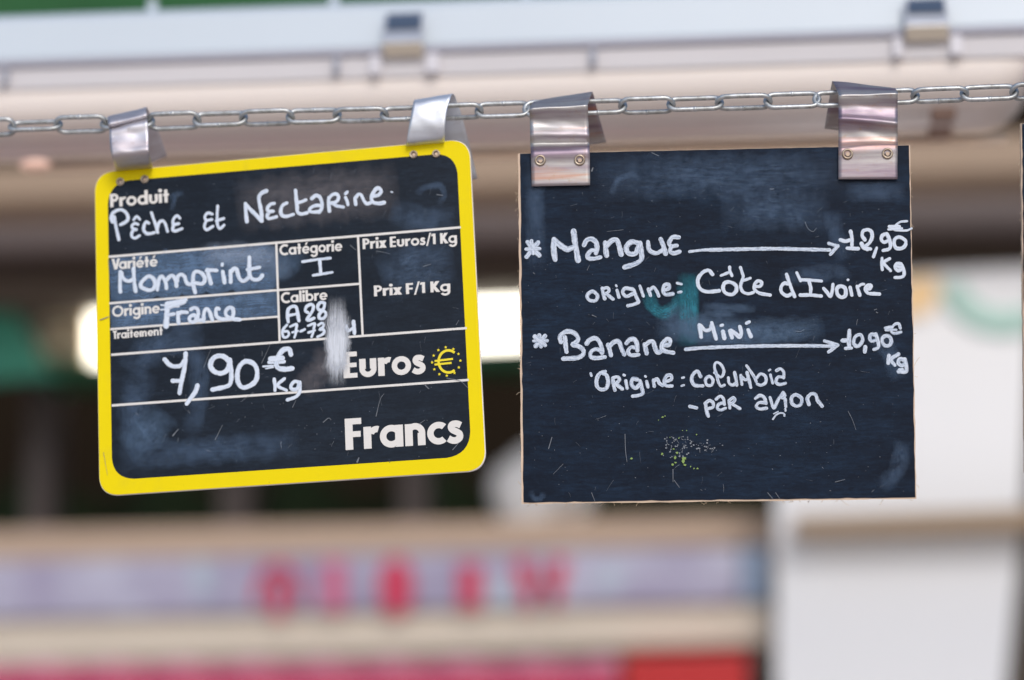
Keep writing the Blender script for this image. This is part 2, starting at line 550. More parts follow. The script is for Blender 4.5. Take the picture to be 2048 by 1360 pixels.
prism_bar("blue_panel", (1482, 1094, 1204), (1536, 1093, 1203), 1.362, 0.012, simple("blue_print", (0.28, 0.36, 0.50), 0.6), banner)
redm = simple("red_print", (0.56, 0.035, 0.095), 0.55, var=0.1)
pinkm = simple("pink_print", (0.58, 0.13, 0.24), 0.55, var=0.1)


def band_px(mbld, pts, w, Y, d, org):
    """a raised flat stroke of real thickness at depth Y"""
    n = len(pts)
    L, R = [], []
    for i, (x, y) in enumerate(pts):
        x2, y2 = pts[min(i + 1, n - 1)]; x1, y1 = pts[max(i - 1, 0)]
        dx, dy = x2 - x1, y2 - y1
        q = math.hypot(dx, dy) or 1
        L.append((x - dy / q * w / 2, y + dx / q * w / 2)); R.append((x + dy / q * w / 2, y - dx / q * w / 2))
    vs = []
    for (a, c2) in zip(L, R):
        for s in (0, d):
            vs.append(P(*a, Y) - org + Vector((0, s, 0))); vs.append(P(*c2, Y) - org + Vector((0, s, 0)))
    fs = []
    for i in range(n - 1):
        a = 4 * i; c2 = a + 4
        fs += [(a, c2, c2 + 1, a + 1), (a + 2, a + 3, c2 + 3, c2 + 2), (a, a + 2, c2 + 2, c2), (a + 1, c2 + 1, c2 + 3, a + 3)]
    e = 4 * (n - 1)
    fs += [(0, 1, 3, 2), (e, e + 2, e + 3, e + 1)]
    mbld.add(vs, fs)


def arcpts(cx, cy, rx, ry, a0, a1, n=18):
    return [(cx + rx * math.cos(math.radians(a0 + (a1 - a0) * i / n)), cy - ry * math.sin(math.radians(a0 + (a1 - a0) * i / n))) for i in range(n + 1)]


YB = 1.355
for mt, strokes in (
    (redm, [([(556, 1234), (556, 1160)], 26), (arcpts(556, 1206, 42, 72, 0, 180), 16)]),
    (pinkm, [([(668, 1222), (668, 1122)], 42)]),
    (redm, [([(792, 1228), (792, 1122)], 44), (arcpts(792, 1172, 26, 48, 0, 360), 18)]),
    (redm, [([(940, 1216), (940, 1128)], 46)]),
    (redm, [([(1040, 1120), (1062, 1212), (1082, 1140), (1104, 1210), (1122, 1118)], 34)]),
):
    mb = MB()
    for k, (pts, w) in enumerate(strokes):
        band_px(mb, pts, w, YB - 0.0006 * k, 0.004, B0)
    mb.build("letter", mt, banner)

cream = simple("cream_shelf_edge", (0.66, 0.575, 0.475), 0.7, var=0.1, scale=5)
tag(prism_bar("shelf", (0, 1240, 1330), (1545, 1206, 1290), 1.37, 0.30, cream, ext=(0.5, 0)),
    "cream coloured shelf board running below the lavender banner", "shelf")
# striped produce wrapping along the bottom edge
sm, nt, b = new_mat("pink_white_stripes")
tc = N(nt, 'ShaderNodeTexCoord')
wv = N(nt, 'ShaderNodeTexWave', wave_type='BANDS', bands_direction='X')
wv.inputs['Scale'].default_value = 62; wv.inputs['Distortion'].default_value = 1.5
nt.links.new(tc.outputs['Object'], wv.inputs['Vector'])
spz = N(nt, 'ShaderNodeSeparateXYZ'); nt.links.new(tc.outputs['Object'], spz.inputs[0])
zz = N(nt, 'ShaderNodeMapRange'); nt.links.new(spz.outputs[2], zz.inputs[0])
zz.inputs[1].default_value = 0.122; zz.inputs[2].default_value = 0.106; zz.inputs[3].default_value = -0.42; zz.inputs[4].default_value = 0.62
c = mix(nt, ramp(nt, mul(nt, wv.outputs[1], zz.outputs[0], 'ADD'), 0.35, 0.65), (0.60, 0.47, 0.58), (0.48, 0.035, 0.10))
nt.links.new(c, b.inputs['Base Color']); b.inputs['Roughness'].default_value = 0.6
zs1, zs0 = P(600, 1318, 1.33).z, P(600, 1560, 1.33).z
tag(canvas("striped_cloth", P(-300, 1340, 1.33).x, P(1236, 1340, 1.33).x, zs0, zs1, 1.33, 0.006, 11, sm, scallop=0.004),
    "pink and white striped cloth hanging below the cream shelf", "cloth")
rb = P(1370, 1400, 1.34)
box_ = thing("red_crate", "bright red crate with a black end right of the striped cloth", "crate", rb)
bpy.context.view_layer.update()
prism_bar("body", (1245, 1312, 1480), (1496, 1306, 1474), 1.33, 0.2, simple("red_plastic", (0.50, 0.010, 0.012), 0.45), box_)
prism_bar("end_panel", (1499, 1308, 1474), (1530, 1307, 1473), 1.335, 0.19, simple("black_plastic", (0.02, 0.015, 0.012), 0.5), box_)

# white panel on the right with a green arc
pc = P(1790, 1400, 1.31)
panel = thing("white_panel", "large white sheet panel behind the black board at lower right", "panel", pc)
bpy.context.view_layer.update()
slab_px("sheet", [(1552, 560), (2070, 532), (2044, 1060), (2012, 1360), (1990, 1560), (1990, py_at_z(1990, 1.31, 0.01)), (1556, py_at_z(1556, 1.31, 0.01))], 1.31, 0.015,
        simple("white_sheeting", (0.76, 0.76, 0.785), 0.6, var=0.06, scale=3), panel)
mb = MB()
band_px(mb, arcpts(2010, 560, 105, 84, 185, 300), 44, 1.304, 0.004, pc)
slab_px("amber_glow_paint", [(1790, 556), (1872, 552), (1880, 590), (1858, 625), (1790, 640)], 1.304, 0.004, simple("amber_glow_paint", (0.80, 0.56, 0.30), 0.6), panel)  # lamp glow painted on the panel as a flat amber piece
mb.build("green_band", simple("pale_teal_band", (0.34, 0.54, 0.48), 0.6), panel)
zt, zb = P(2060, 480, 1.8).z, 0.0
mb = MB(); xa, xb2 = P(1985, 1200, 1.8).x, P(2160, 1200, 1.8).x
mb.box((-(xb2 - xa) / 2, 0, 0), ((xb2 - xa) / 2, 0.08, zt - zb))
p = mb.build("post", simple("brown_post_paint", (0.075, 0.058, 0.045), 0.7, var=0.2)); p.location = ((xa + xb2) / 2, 1.8, zb)
tag(p, "dark brown post behind the right edge of the white panel", "post", "posts of the stall behind")

# ------------------------------------------------------------------ strip light (weatherproof luminaire)
YF = 0.25
XL, XR = P(-900, 200, YF).x, P(2066, 200, YF + 0.03).x
z_h0, z_lip, z_lip2 = P(1024, 86, YF).z, P(1024, 86, YF - 0.004).z, P(1024, 101, YF - 0.004).z
z_ht = P(1024, -16, YF + 0.01).z
z_db = P(1024, 300, YF + 0.088).z
F0 = Vector(((XL + XR) / 2, YF + 0.05, z_lip))
lum = thing("strip_light", "long unlit white strip light with clear cover and metal latches above the chain", "light", F0)


def extrude_profile(name, prof, x0, x1, mat, parent, org, smooth=False, closed=True, bev=None):
    n = len(prof)
    vs = [Vector((x, y, z)) - org for x in (x0, x1) for (y, z) in prof]
    fs = [(i, (i + 1) % n, n + (i + 1) % n, n + i) for i in range(n if closed else n - 1)]
    if closed:
        fs += [tuple(range(n - 1, -1, -1)), tuple(range(n, 2 * n))]
    o = mesh_obj(name, vs, fs, mat, parent, smooth)
    bm = bmesh.new(); bm.from_mesh(o.data); bmesh.ops.recalc_face_normals(bm, faces=bm.faces); bm.to_mesh(o.data); bm.free()
    if bev: bevel(o, bev)
    return o


white_h = simple("white_luminaire_body", (0.52, 0.575, 0.64), 0.4, var=0.04)
extrude_profile("housing", [(YF, z_lip + 0.0005), (YF + 0.10, z_lip + 0.0005), (YF + 0.10, z_ht - 0.004), (YF + 0.085, z_ht), (YF + 0.02, z_ht), (YF + 0.004, z_ht - 0.008)],
                XL, XR + 0.02, white_h, lum, F0, bev=0.003)
extrude_profile("gasket", [(YF - 0.005, z_lip), (YF + 0.105, z_lip), (YF + 0.105, z_lip2), (YF - 0.005, z_lip2)], XL, XR + 0.022,
                simple("grey_gasket", (0.34, 0.33, 0.39), 0.5), lum, F0, bev=0.0015)
zf = P(1024, 146, YF - 0.002).z
flm = simple("pale_cover_flange", (0.60, 0.575, 0.605), 0.35, var=0.06)
extrude_profile("cover_flange", [(YF - 0.0025, z_lip2 - 0.0003), (YF + 0.004, z_lip2 - 0.0003), (YF + 0.006, zf), (YF - 0.0005, zf)], XL, XR + 0.004, flm, lum, F0, bev=0.001)
for (xa, xb_) in ((742, 764), (853, 880), (1786, 1806), (1900, 1926)):
    mb = MB()
    zz0 = zf + 0.001; zz1 = z_lip2 - 0.0004
    mb.box(Vector((P(xa, 130, YF).x, YF - 0.0058, zz0)) - F0, Vector((P(xb_, 130, YF).x, YF - 0.0028, zz1)) - F0)
    bevel(mb.build("latch_lug", simple("lavender_lug", (0.60, 0.58, 0.63), 0.4), lum), 0.0008)
for xa in (8, 672, 1186):
    mb = MB()
    q = P(xa, 130 - (xa - 1024) * 0.033, YF - 0.006)
    mb.box(Vector((q.x - 0.0022, YF - 0.0060, max(q.z - 0.001, zf + 0.002))) - F0, Vector((q.x + 0.0022, YF - 0.0028, z_lip2 - 0.0004)) - F0)
    bevel(mb.build("cover_clip", simple("grey_clip", (0.30, 0.31, 0.37), 0.5), lum), 0.0006)
# clear cover: swept shell with a rounded right end
cm, nt, b = new_mat("clear_cover")
tr = N(nt, 'ShaderNodeBsdfTransparent'); tr.inputs[0].default_value = (0.94, 0.90, 0.88, 1)
ms = N(nt, 'ShaderNodeMixShader'); ms.inputs[0].default_value = 0.92
b.inputs['Base Color'].default_value = (0.90, 0.815, 0.775, 1); b.inputs['Roughness'].default_value = 0.3
nt.links.new(tr.outputs[0], ms.inputs[1]); nt.links.new(b.outputs[0], ms.inputs[2])
nt.links.new(ms.outputs[0], nt.nodes["Material Output"].inputs[0])
hh = z_lip2 - z_db
prof = []
for i in range(25):
    a = math.pi * i / 24
    ex = 0.55
    cx = math.copysign(abs(math.cos(a)) ** ex, math.cos(a)); sy = abs(math.sin(a)) ** ex
    prof.append((0.05 - 0.047 * cx, sy))
R_end = 0.030
secs = [(XL, 1.0)] + [(XL + (XR - R_end - XL) * i / 6, 1.0) for i in range(1, 7)]
secs += [(XR - R_end + R_end * math.sin(math.pi / 2 * i / 10), max(0.02, math.cos(math.pi / 2 * i / 10)) ** 0.8) for i in range(1, 11)]
vs, fs = [], []
for (x, k) in secs:
    for (y, s) in prof:
        vs.append(Vector((x, YF + y, z_lip2 - hh * s * k)) - F0)
n = len(prof)
for i in range(len(secs) - 1):
    for j in range(n - 1):
        fs.append((i * n + j, (i + 1) * n + j, (i + 1) * n + j + 1, i * n + j + 1))
cover = mesh_obj("clear_cover", vs, fs, cm, lum, True)
sm_ = cover.modifiers.new("thickness", 'SOLIDIFY'); sm_.thickness = 0.002
# reflector tray and tubes inside
extrude_profile("reflector", [(YF + 0.012, z_lip2 - 0.002), (YF + 0.088, z_lip2 - 0.002), (YF + 0.088, z_lip2 - 0.012), (YF + 0.012, z_lip2 - 0.012)],
                XL + 0.01, XR - 0.024, simple("cream_reflector", (0.62, 0.52, 0.46), 0.5), lum, F0)
tubem = simple("unlit_tube_glass", (0.66, 0.60, 0.58), 0.25)
for yy in (0.032, 0.068):
    mb = MB()
    mb.tube([Vector((x, YF + yy, z_lip2 - 0.026)) - F0 for x in (XL + 0.02, XR - 0.064)], 0.0125, 16)
    mb.build("tube", tubem, lum, True)
holdm = simple("brown_lamp_holder", (0.30, 0.19, 0.15), 0.6)
for yy in (0.032, 0.068):
    mb = MB(); mb.box(Vector((XR - 0.062, YF + yy - 0.009, z_lip2 - 0.042)) - F0, Vector((XR - 0.047, YF + yy + 0.009, z_lip2 - 0.013)) - F0)
    bevel(mb.build("lamp_holder", holdm, lum), 0.002)
# bead along the rear lower rim of the cover, pale to paint its reflection
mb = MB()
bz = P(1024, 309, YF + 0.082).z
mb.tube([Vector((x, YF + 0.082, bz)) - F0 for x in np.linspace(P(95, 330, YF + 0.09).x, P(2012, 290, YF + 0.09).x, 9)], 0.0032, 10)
mb.build("rim_highlight_bead", simple("rim_highlight", (0.86, 0.68, 0.54), 0.35), lum, True)
# oval body added to paint a pink reflection on the cover
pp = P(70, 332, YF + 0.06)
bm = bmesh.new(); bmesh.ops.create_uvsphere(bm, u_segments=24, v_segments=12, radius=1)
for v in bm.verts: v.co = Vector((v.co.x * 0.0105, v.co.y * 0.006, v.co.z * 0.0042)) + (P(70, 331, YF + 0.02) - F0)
me = bpy.data.meshes.new("cover_glint"); bm.to_mesh(me); bm.free()
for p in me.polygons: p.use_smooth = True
me.materials.append(simple("pink_glint", (0.86, 0.56, 0.45), 0.4))
o = bpy.data.objects.new("cover_glint", me); COL.objects.link(o); o.parent = lum
# latches
latm = metal_mat("latch_steel", (0.66, 0.67, 0.70), (0.55, 0.55, 0.58), 0.25, 120)
for (xa, xb_, yt, ym, yb) in ((768, 848, 24, 84, 110), (1810, 1896, -6, 50, 78)):
    x0, x1 = P(xa, ym, YF - 0.006).x, P(xb_, ym, YF - 0.006).x
    zt, zm, zb = P((xa + xb_) / 2, yt, YF - 0.004).z, P((xa + xb_) / 2, ym, YF - 0.012).z, P((xa + xb_) / 2, yb, YF - 0.006).z
    zmid = zm + (zt - zm) * 0.36
    prof2 = [(YF - 0.004, zt), (YF - 0.009, zmid), (YF - 0.0125, zm), (YF - 0.004, zb), (YF - 0.0025, zb + 0.001), (YF - 0.0105, zm + 0.001), (YF - 0.0075, zmid), (YF - 0.0028, zt)]
    la = extrude_profile("latch", prof2, x0, x1, latm, lum, F0, bev=0.0004)
    ins = [(YF - 0.0045, zt - 0.0012), (YF - 0.0098, zmid + 0.0012), (YF - 0.0088, zmid + 0.0012), (YF - 0.0038, zt - 0.0012)]
    extrude_profile("latch_dark_facet", ins, x0 + 0.0015, x1 - 0.0015, simple("dark_facet_reflection", (0.055, 0.08, 0.13), 0.3), la, F0)  # dark blue paints the dark reflection on the latch's upper facet
    extrude_profile("latch_lip", [(YF - 0.0128, zm - 0.0004), (YF - 0.0055, zb - 0.0005), (YF - 0.0065, zb - 0.0014), (YF - 0.0138, zm - 0.0014)],
                    x0, x1, simple("cream_latch_lip", (0.70, 0.62, 0.52), 0.35), la, F0)
for xh in (305, 668, 1052):
    mb = MB()
    q = P(xh, 8, YF + 0.03)
    mb.tube([Vector((q.x, q.y, z_ht - 0.002)) - F0, Vector((q.x, q.y, z_ht + 0.010)) - F0], 0.0032, 10)
    mb.build("mounting_pin", white_h, lum, True)

# ------------------------------------------------------------------ chain
CH = [(25, 253.0), (120, 250.0), (218, 247.0), (305, 243.5), (403, 239.5), (590, 233.0), (775, 228.5), (975, 220.5), (1255, 212.0), (1445, 205.5), (1640, 199.0), (1835, 191.5), (2028, 184.0)]


def chain_y(px):
    xs = [c[0] for c in CH]; ys = [c[1] for c in CH]
    if px < xs[0]: return ys[0] + (px - xs[0]) * -0.034
    if px > xs[-1]: return ys[-1] + (px - xs[-1]) * -0.037
    return float(np.interp(px, xs, ys))


A, B_ = P(25, 253, 0), P(2028, 184, 0)
pitch = (B_.x - A.x) / 21
c0 = P(1024, chain_y(1024), 0)
chain = thing("chain", "galvanised steel link chain stretched across the stall with boards hanging on it", "chain", c0)
rw = pitch * 9.6 / 95 / 2
Lc = pitch + 2 * rw
wc = pitch * 34.5 / 95


def world_on_chain(X):
    px = 1024 + (X - c0.x) * (2003 / (B_.x - A.x))
    for _ in range(4):
        q = P(px, chain_y(px), 0)
        px += (X - q.x) * 3900
    return P(px, chain_y(px), 0)


def link_mesh(seedk):
    r2 = wc / 2
    hs = (Lc - wc) / 2
    pts = []
    rr = random.Random(seedk)
    wob = rr.uniform(-0.03, 0.03)
    for i in range(9):
        a = -math.pi / 2 + math.pi * i / 8
        pts.append((hs + r2 * math.cos(a), r2 * math.sin(a), 0))
    for i in range(1, 4): pts.append((hs - 2 * hs * i / 4, r2 * (1 + wob * math.sin(i * 0.8)), 0))
    for i in range(9):
        a = math.pi / 2 + math.pi * i / 8
        pts.append((-hs + r2 * math.cos(a), r2 * math.sin(a), 0))
    for i in range(1, 4): pts.append((-hs + 2 * hs * i / 4, -r2, 0))
    mb = MB()
    mb.tube(pts, rw, 10, True)
    # weld bulge half way along one side
    mb.tube([(-rw * 0.9, -r2, 0), (-rw * 0.3, -r2, 0), (rw * 0.3, -r2, 0), (rw * 0.9, -r2, 0)], [rw * 0.9, rw * 1.13, rw * 1.13, rw * 0.9], 10)
    return mb


for i in range(-14, 36):
    Xa, Xb = A.x + pitch * i, A.x + pitch * (i + 1)
    pa, pb = world_on_chain(Xa), world_on_chain(Xb)
    d = (pb - pa).normalized()
    mid = (pa + pb) / 2
    wide = (i % 2 == 1) and i not in (11, 17)
    tw = 15 * min(1, max(0, (i - 1) / 4))
    ang = math.radians((45 if wide else -45) + tw + random.uniform(-6, 6))
    side = Vector((0, 0, 1)); side = (side - d * side.dot(d)).normalized()
    nrm = d.cross(side).normalized()
    ydir = side * math.cos(ang) + nrm * math.sin(ang)
    if random.random() < 0.4: ydir = -ydir
    zdir = d.cross(ydir)
    M = Matrix((d, ydir, zdir)).transposed().to_4x4()
    M.translation = mid - c0
    mb = link_mesh(i)
    o = mb.build("link", MAT['galv'], chain, True)
    o.matrix_local = M


# ------------------------------------------------------------------ boards: pose fit from the four photographed corners
def fit_pose(corners, Yc, aspect_hint=None):
    cpx = sum(c[0] for c in corners) / 4; cpy = sum(c[1] for c in corners) / 4
    ctr = P(cpx, cpy, Yc)
    x = np.array([0, 0, 0, ctr.x, ctr.z, 0.10, 0.085], float)
    sg = [(-1, 1), (1, 1), (1, -1), (-1, -1)]

    def mat(p):
        R = (Matrix.Rotation(p[2], 3, 'Y') @ Matrix.Rotation(p[0], 3, 'X') @ Matrix.Rotation(p[1], 3, 'Z'))
        return R @ Matrix(((1, 0, 0), (0, 0, -1), (0, 1, 0)))   # local x right, y up, z towards camera

    def res(p):
        R = mat(p); t = Vector((p[3], Yc, p[4])); o_ = []
        for (sx, sy), (cx, cy) in zip(sg, corners):
            w = R @ Vector((sx * p[5], sy * p[6], 0)) + t - CAM
            dz = w.dot(fwd)
            o_ += [W / 2 + FPX * w.dot(right) / dz - cx, H / 2 - FPX * w.dot(up) / dz - cy]
        o_ += [p[0] * 6, p[1] * 6, p[2] * 2]
        return np.array(o_)
    for _ in range(60):
        r = res(x); J = np.zeros((len(r), 7))
        for k in range(7):
            h = 1e-5; xp = x.copy(); xp[k] += h
            J[:, k] = (res(xp) - r) / h
        x = x - np.linalg.lstsq(J.T @ J + 1e-6 * np.eye(7), J.T @ r, rcond=None)[0]
    M = mat(x).to_4x4(); M.translation = Vector((x[3], Yc, x[4]))
    print("pose", [round(math.degrees(a), 2) for a in x[:3]], x[3:], "res", np.abs(res(x)[:8]).max())
    return M, x[5], x[6]


class Board:
    def __init__(s, corners, Yc):
        s.M, s.hw, s.hh = fit_pose(corners, Yc)
        s.Mi = s.M.inverted()
        s.n = (s.M.to_3x3() @ Vector((0, 0, 1))).normalized()
        s.o = s.M.translation

    def w(s, px, py, h=0.0):
        d = ray(px, py)
        t = (s.o + s.n * h - CAM).dot(s.n) / d.dot(s.n)
        return CAM + d * t

    def l(s, px, py, h=0.0):
        return s.Mi @ s.w(px, py, h)


# ---- stroke ribbons --------------------------------------------------
def spline(pts, step):
    pts = [np.array(p, float) for p in pts]
    if len(pts) == 2:
        n = max(2, int(np.linalg.norm(pts[1] - pts[0]) / step))
        return [pts[0] + (pts[1] - pts[0]) * i / n for i in range(n + 1)]
    closed = np.linalg.norm(pts[0] - pts[-1]) < 1e-6
    out_ = []
    m = len(pts)
    for i in range(m - 1):
        p0 = pts[i - 1] if i > 0 else (pts[-2] if closed else 2 * pts[0] - pts[1])
        p1, p2 = pts[i], pts[i + 1]
        p3 = pts[i + 2] if i + 2 < m else (pts[1] if closed else 2 * pts[-1] - pts[-2])
        d = np.linalg.norm(p2 - p1)
        n = max(2, int(d / step))
        for k in range(n):
            t = k / n
            out_.append(0.5 * ((2 * p1) + (-p0 + p2) * t + (2 * p0 - 5 * p1 + 4 * p2 - p3) * t * t + (-p0 + 3 * p1 - 3 * p2 + p3) * t ** 3))
    out_.append(pts[-1])
    return out_


def ribbon(mb, bd, pts, w, h, jitter=0.10, caps=True, taper=(1, 1), unit_uv=False, relief=0.00005, step=2.0, lift=0.00002):
    """a paint stroke: pts and w in photograph pixels, laid on board bd at height h"""
    sp = spline(pts, step)
    n = len(sp)
    if n < 2: return
    ln = [0.0]
    for i in range(1, n): ln.append(ln[-1] + float(np.linalg.norm(sp[i] - sp[i - 1])))
    tot = ln[-1] or 1
    ph = random.uniform(0, 100)
    tang = []
    for i in range(n):
        d = sp[min(i + 1, n - 1)] - sp[max(i - 1, 0)]
        tang.append(d / (np.linalg.norm(d) or 1))
    rows = []   # (centre, half width, along, tangent)
    for i in range(n):
        t = ln[i] / tot
        k = 1 + jitter * (math.sin(ln[i] * 0.13 + ph) * 0.7 + math.sin(ln[i] * 0.37 + ph * 3) * 0.4 + math.sin(ln[i] * 1.1 + ph * 2) * 0.25)
        ww = w / 2 * k * (taper[0] + (taper[1] - taper[0]) * t)
        rows.append((sp[i], ww, ln[i], tang[i]))
    if caps:
        c, ww, l, t = rows[0]
        pre = [(c - t * ww * math.sin(a), ww * max(0.06, math.cos(a)), l - ww * math.sin(a), t) for a in (1.45, 1.1, 0.7, 0.35)]
        c, ww, l, t = rows[-1]
        post = [(c + t * ww * math.sin(a), ww * max(0.06, math.cos(a)), l + ww * math.sin(a), t) for a in (0.35, 0.7, 1.1, 1.45)]
        rows = pre + rows + post
    vs, fs, uv = [], [], []
    off = random.randint(0, 50)
    for (c, ww, l, t) in rows:
        nx, ny = -t[1], t[0]
        hz = h + lift * max(0, min(1, l / tot))
        for k, rel in ((-1, 0), (-0.6, 0.75), (0, 1.0), (0.6, 0.75), (1, 0)):
            vs.append(bd.l(c[0] + nx * ww * k, c[1] + ny * ww * k, hz + relief * rel))
            uv.append(((l / tot) if unit_uv else l + off * 9, (k + 1) / 2 if unit_uv else 0.001 + (k + 1) / 2 * 0.998 + off))
    for i in range(len(rows) - 1):
        for k in range(4):
            a = i * 5 + k
            fs.append((a, a + 1, a + 6, a + 5))
    mb.add(vs, fs, uv)


def writing(bd, name, mat, items, parent, h0=0.00036):
    """items: (region, width in zoomed pixels, [strokes]); each stroke traced in that region's zoomed pixels"""
    k = 0
    for (x0, y0, s), w, strokes in items:
        mb = MB()
        for st in strokes:
            ww = w
            if isinstance(st, tuple): ww, st = st
            pts = [(x0 + a / s, y0 + b / s) for a, b in st]
            ribbon(mb, bd, pts, ww / s, h0 + 0.000025 * (k % 6))
            k += 1
        mb.build(name, mat, parent, True, uv=True)


# ---- geometric bold lettering -----------------------------------------
def ring(cx, cy, ro, ri, a0=0, a1=360, n=None, sx=1.0):
    n = n or max(6, int(abs(a1 - a0) / 9))
    fs = []
    for i in range(n):
        p = math.radians(a0 + (a1 - a0) * i / n); q = math.radians(a0 + (a1 - a0) * (i + 1) / n)
        fs.append([(cx + sx * ri * math.cos(p), cy + ri * math.sin(p)), (cx + sx * ro * math.cos(p), cy + ro * math.sin(p)),
                   (cx + sx * ro * math.cos(q), cy + ro * math.sin(q)), (cx + sx * ri * math.cos(q), cy + ri * math.sin(q))])
    return fs


def rect(x0, y0, x1, y1): return [[(x0, y0), (x1, y0), (x1, y1), (x0, y1)]]


def bar(x0, y0, x1, y1, w):
    """slanted stroke with horizontal ends, w = horizontal width"""
    return [[(x0 - w / 2, y0), (x0 + w / 2, y0), (x1 + w / 2, y1), (x1 - w / 2, y1)]]


def glyph(ch, w):
    """list of primitives (each a list of quads), advance; cap height = 1"""
    xh = 0.70; R = xh / 2 + 0.012; q = w * 0.84; r = R - q; c = xh / 2
    if ch == ' ': return [], 0.30
    if ch == 'P': return [rect(0, 0, w, 1), ring(0.29, 0.70, 0.30, 0.30 - q, -90, 90), rect(w * .9, 1 - q, 0.29, 1), rect(w * .9, 0.40, 0.29, 0.40 + q)], 0.64
    if ch == 'r': return [rect(0, 0, w, xh), ring(w + 0.17, 0.42, 0.29, 0.29 - q, 72, 165)], w + 0.27
    if ch == 'o': return [ring(R, c, R, r)], 2 * R + 0.05
    if ch == 'O': return [ring(0.52, 0.5, 0.52, 0.52 - q)], 1.09
    if ch == 'd': return [ring(R, c, R, r), rect(2 * R - w, 0, 2 * R + 0.01, 1.06)], 2 * R + 0.07
    if ch == 'b': return [ring(R, c, R, r), rect(0, 0, w, 1.06)], 2 * R + 0.05
    if ch == 'a': return [ring(R, c, R, r), rect(2 * R - w, 0, 2 * R + 0.01, xh)], 2 * R + 0.07
    if ch == 'g': return [ring(R, c, R, r), rect(2 * R - w, -0.02, 2 * R + 0.01, xh), ring(R + .005, -0.02, R + .005, R - q, 205, 360)], 2 * R + 0.07
    if ch == 'u': return [rect(0, 0.31, w, xh), rect(0.64 - w, 0.31, 0.64, xh), ring(0.32, 0.31, 0.32, 0.32 - q, 180, 360)], 0.70
    if ch == 'n': return [rect(0, 0, w, xh), rect(0.64 - w, 0, 0.64, 0.40), ring(0.32, 0.40, 0.32, 0.32 - q, 0, 180)], 0.70
    if ch == 'm': return [rect(0, 0, w, xh), rect(0.50 - w, 0, 0.50, 0.45), ring(0.25, 0.45, 0.25, 0.25 - q * .95, 0, 180),
                          rect(1.0 - w * 1.5, 0, 1.0 - w * .5, 0.45), ring(0.75 - w * .5, 0.45, 0.25, 0.25 - q * .95, 0, 180)], 1.0
    if ch == 'i': return [rect(0, 0, w, xh), ring(w / 2, 0.93, w * .62, 0.0)], w + 0.07
    if ch == 'l': return [rect(0, 0, w, 1.06)], w + 0.07
    if ch == 't': return [rect(0.10, 0, 0.10 + w, 0.98), rect(0, 0.50, 0.20 + w, 0.50 + w * .7)], 0.26 + w
    if ch in 'eé':
        pr = [ring(R, c, R, r, 12, 322), rect(q * .6, c - q * .40, 2 * R - 0.01, c + q * .30)]
        if ch == 'é': pr.append([[(R - 0.08, 0.80), (R + 0.05, 0.80), (R + 0.22, 1.04), (R + 0.02, 1.04)]])
        return pr, 2 * R + 0.03
    if ch == 'c': return [ring(R, c, R, r, 48, 312)], 2 * R - 0.08
    if ch == 'C': return [ring(0.5, 0.5, 0.52, 0.52 - q * 1.1, 50, 310)], 0.86
    if ch == 's': return [('S', [(0.42, 0.555), (0.30, 0.612), (0.16, 0.60), (0.115, 0.51), (0.17, 0.42), (0.28, 0.36), (0.375, 0.28), (0.37, 0.16), (0.26, 0.085), (0.13, 0.095), (0.02, 0.16)], q * 1.05)], 0.53
    if ch == 'x': return [bar(0.10, 0, 0.47, xh, w * 1.28), bar(0.47, 0, 0.10, xh, w * 1.28)], 0.60
    if ch == 'V': return [bar(0.34, 0, 0.11, 1, w * 1.05), bar(0.36, 0, 0.64, 1, w * 1.05)], 0.64
    if ch == 'K': return [rect(0, 0, w, 1), bar(w + 0.02, 0.52, 0.52, 1, w * 1.3), bar(0.56, 0, w + 0.02, 0.52, w * 1.3)], 0.70
    if ch == 'F': return [rect(0, 0, w, 1), rect(w * .9, 1 - w * .80, 0.52, 1), rect(w * .9, 0.40, 0.49, 0.40 + w * .76)], 0.58
    if ch == 'E': return [rect(0, 0, w, 1), rect(w * .9, 1 - w * .75, 0.52, 1), rect(w * .9, 0.405, 0.50, 0.405 + w * .70), rect(w * .9, 0, 0.52, w * .75)], 0.60
    if ch == 'T': return [rect(0.24 - w / 2, 0, 0.24 + w / 2, 1), rect(0, 1 - w * .92, 0.48, 1)], 0.50
    if ch == '/': return [bar(0.06, -0.12, 0.38, 1.10, w * .62)], 0.46
    if ch == '1': return [rect(0.13, 0, 0.13 + w, 1), [[(0.13, 1), (0.0, 0.94), (0.0, 0.76), (0.13, 0.80)]]], w + 0.22
    return [rect(0, 0, w, 1)], 0.5


def lettering(mb, bd, text, p0, p1, cap, h, w=0.245):
    """text from baseline pixel p0 to p1, cap height in pixels"""
    total = 0; gl = []
    for ch in text:
        pr, adv = glyph(ch, w)
        gl.append((pr, total)); total += adv
    total -= 0.05
    dx, dy = p1[0] - p0[0], p1[1] - p0[1]
    kx = (dx / total, dy / total)
    upx = (0.030 * cap - cap * 0.012, -cap)     # the panel leans a touch
    upx = (-0.035 * cap, -cap)

    def tr(x, y): return (p0[0] + kx[0] * x + upx[0] * y, p0[1] + kx[1] * x + upx[1] * y)
    k = 0
    for pr, x0 in gl:
        for prim in pr:
            hh_ = h + 0.000015 * (k % 4); k += 1
            if isinstance(prim, tuple):
                pts = [tr(x + x0, y) for x, y in prim[1]]
                ribbon(mb, bd, pts, prim[2] * cap, hh_, jitter=0, caps=False, relief=0, step=1.0, lift=0)
                continue
            for q in prim:
                mb.add([bd.l(*tr(x + x0, y), hh_) for x, y in q], [(0, 1, 2, 3)])


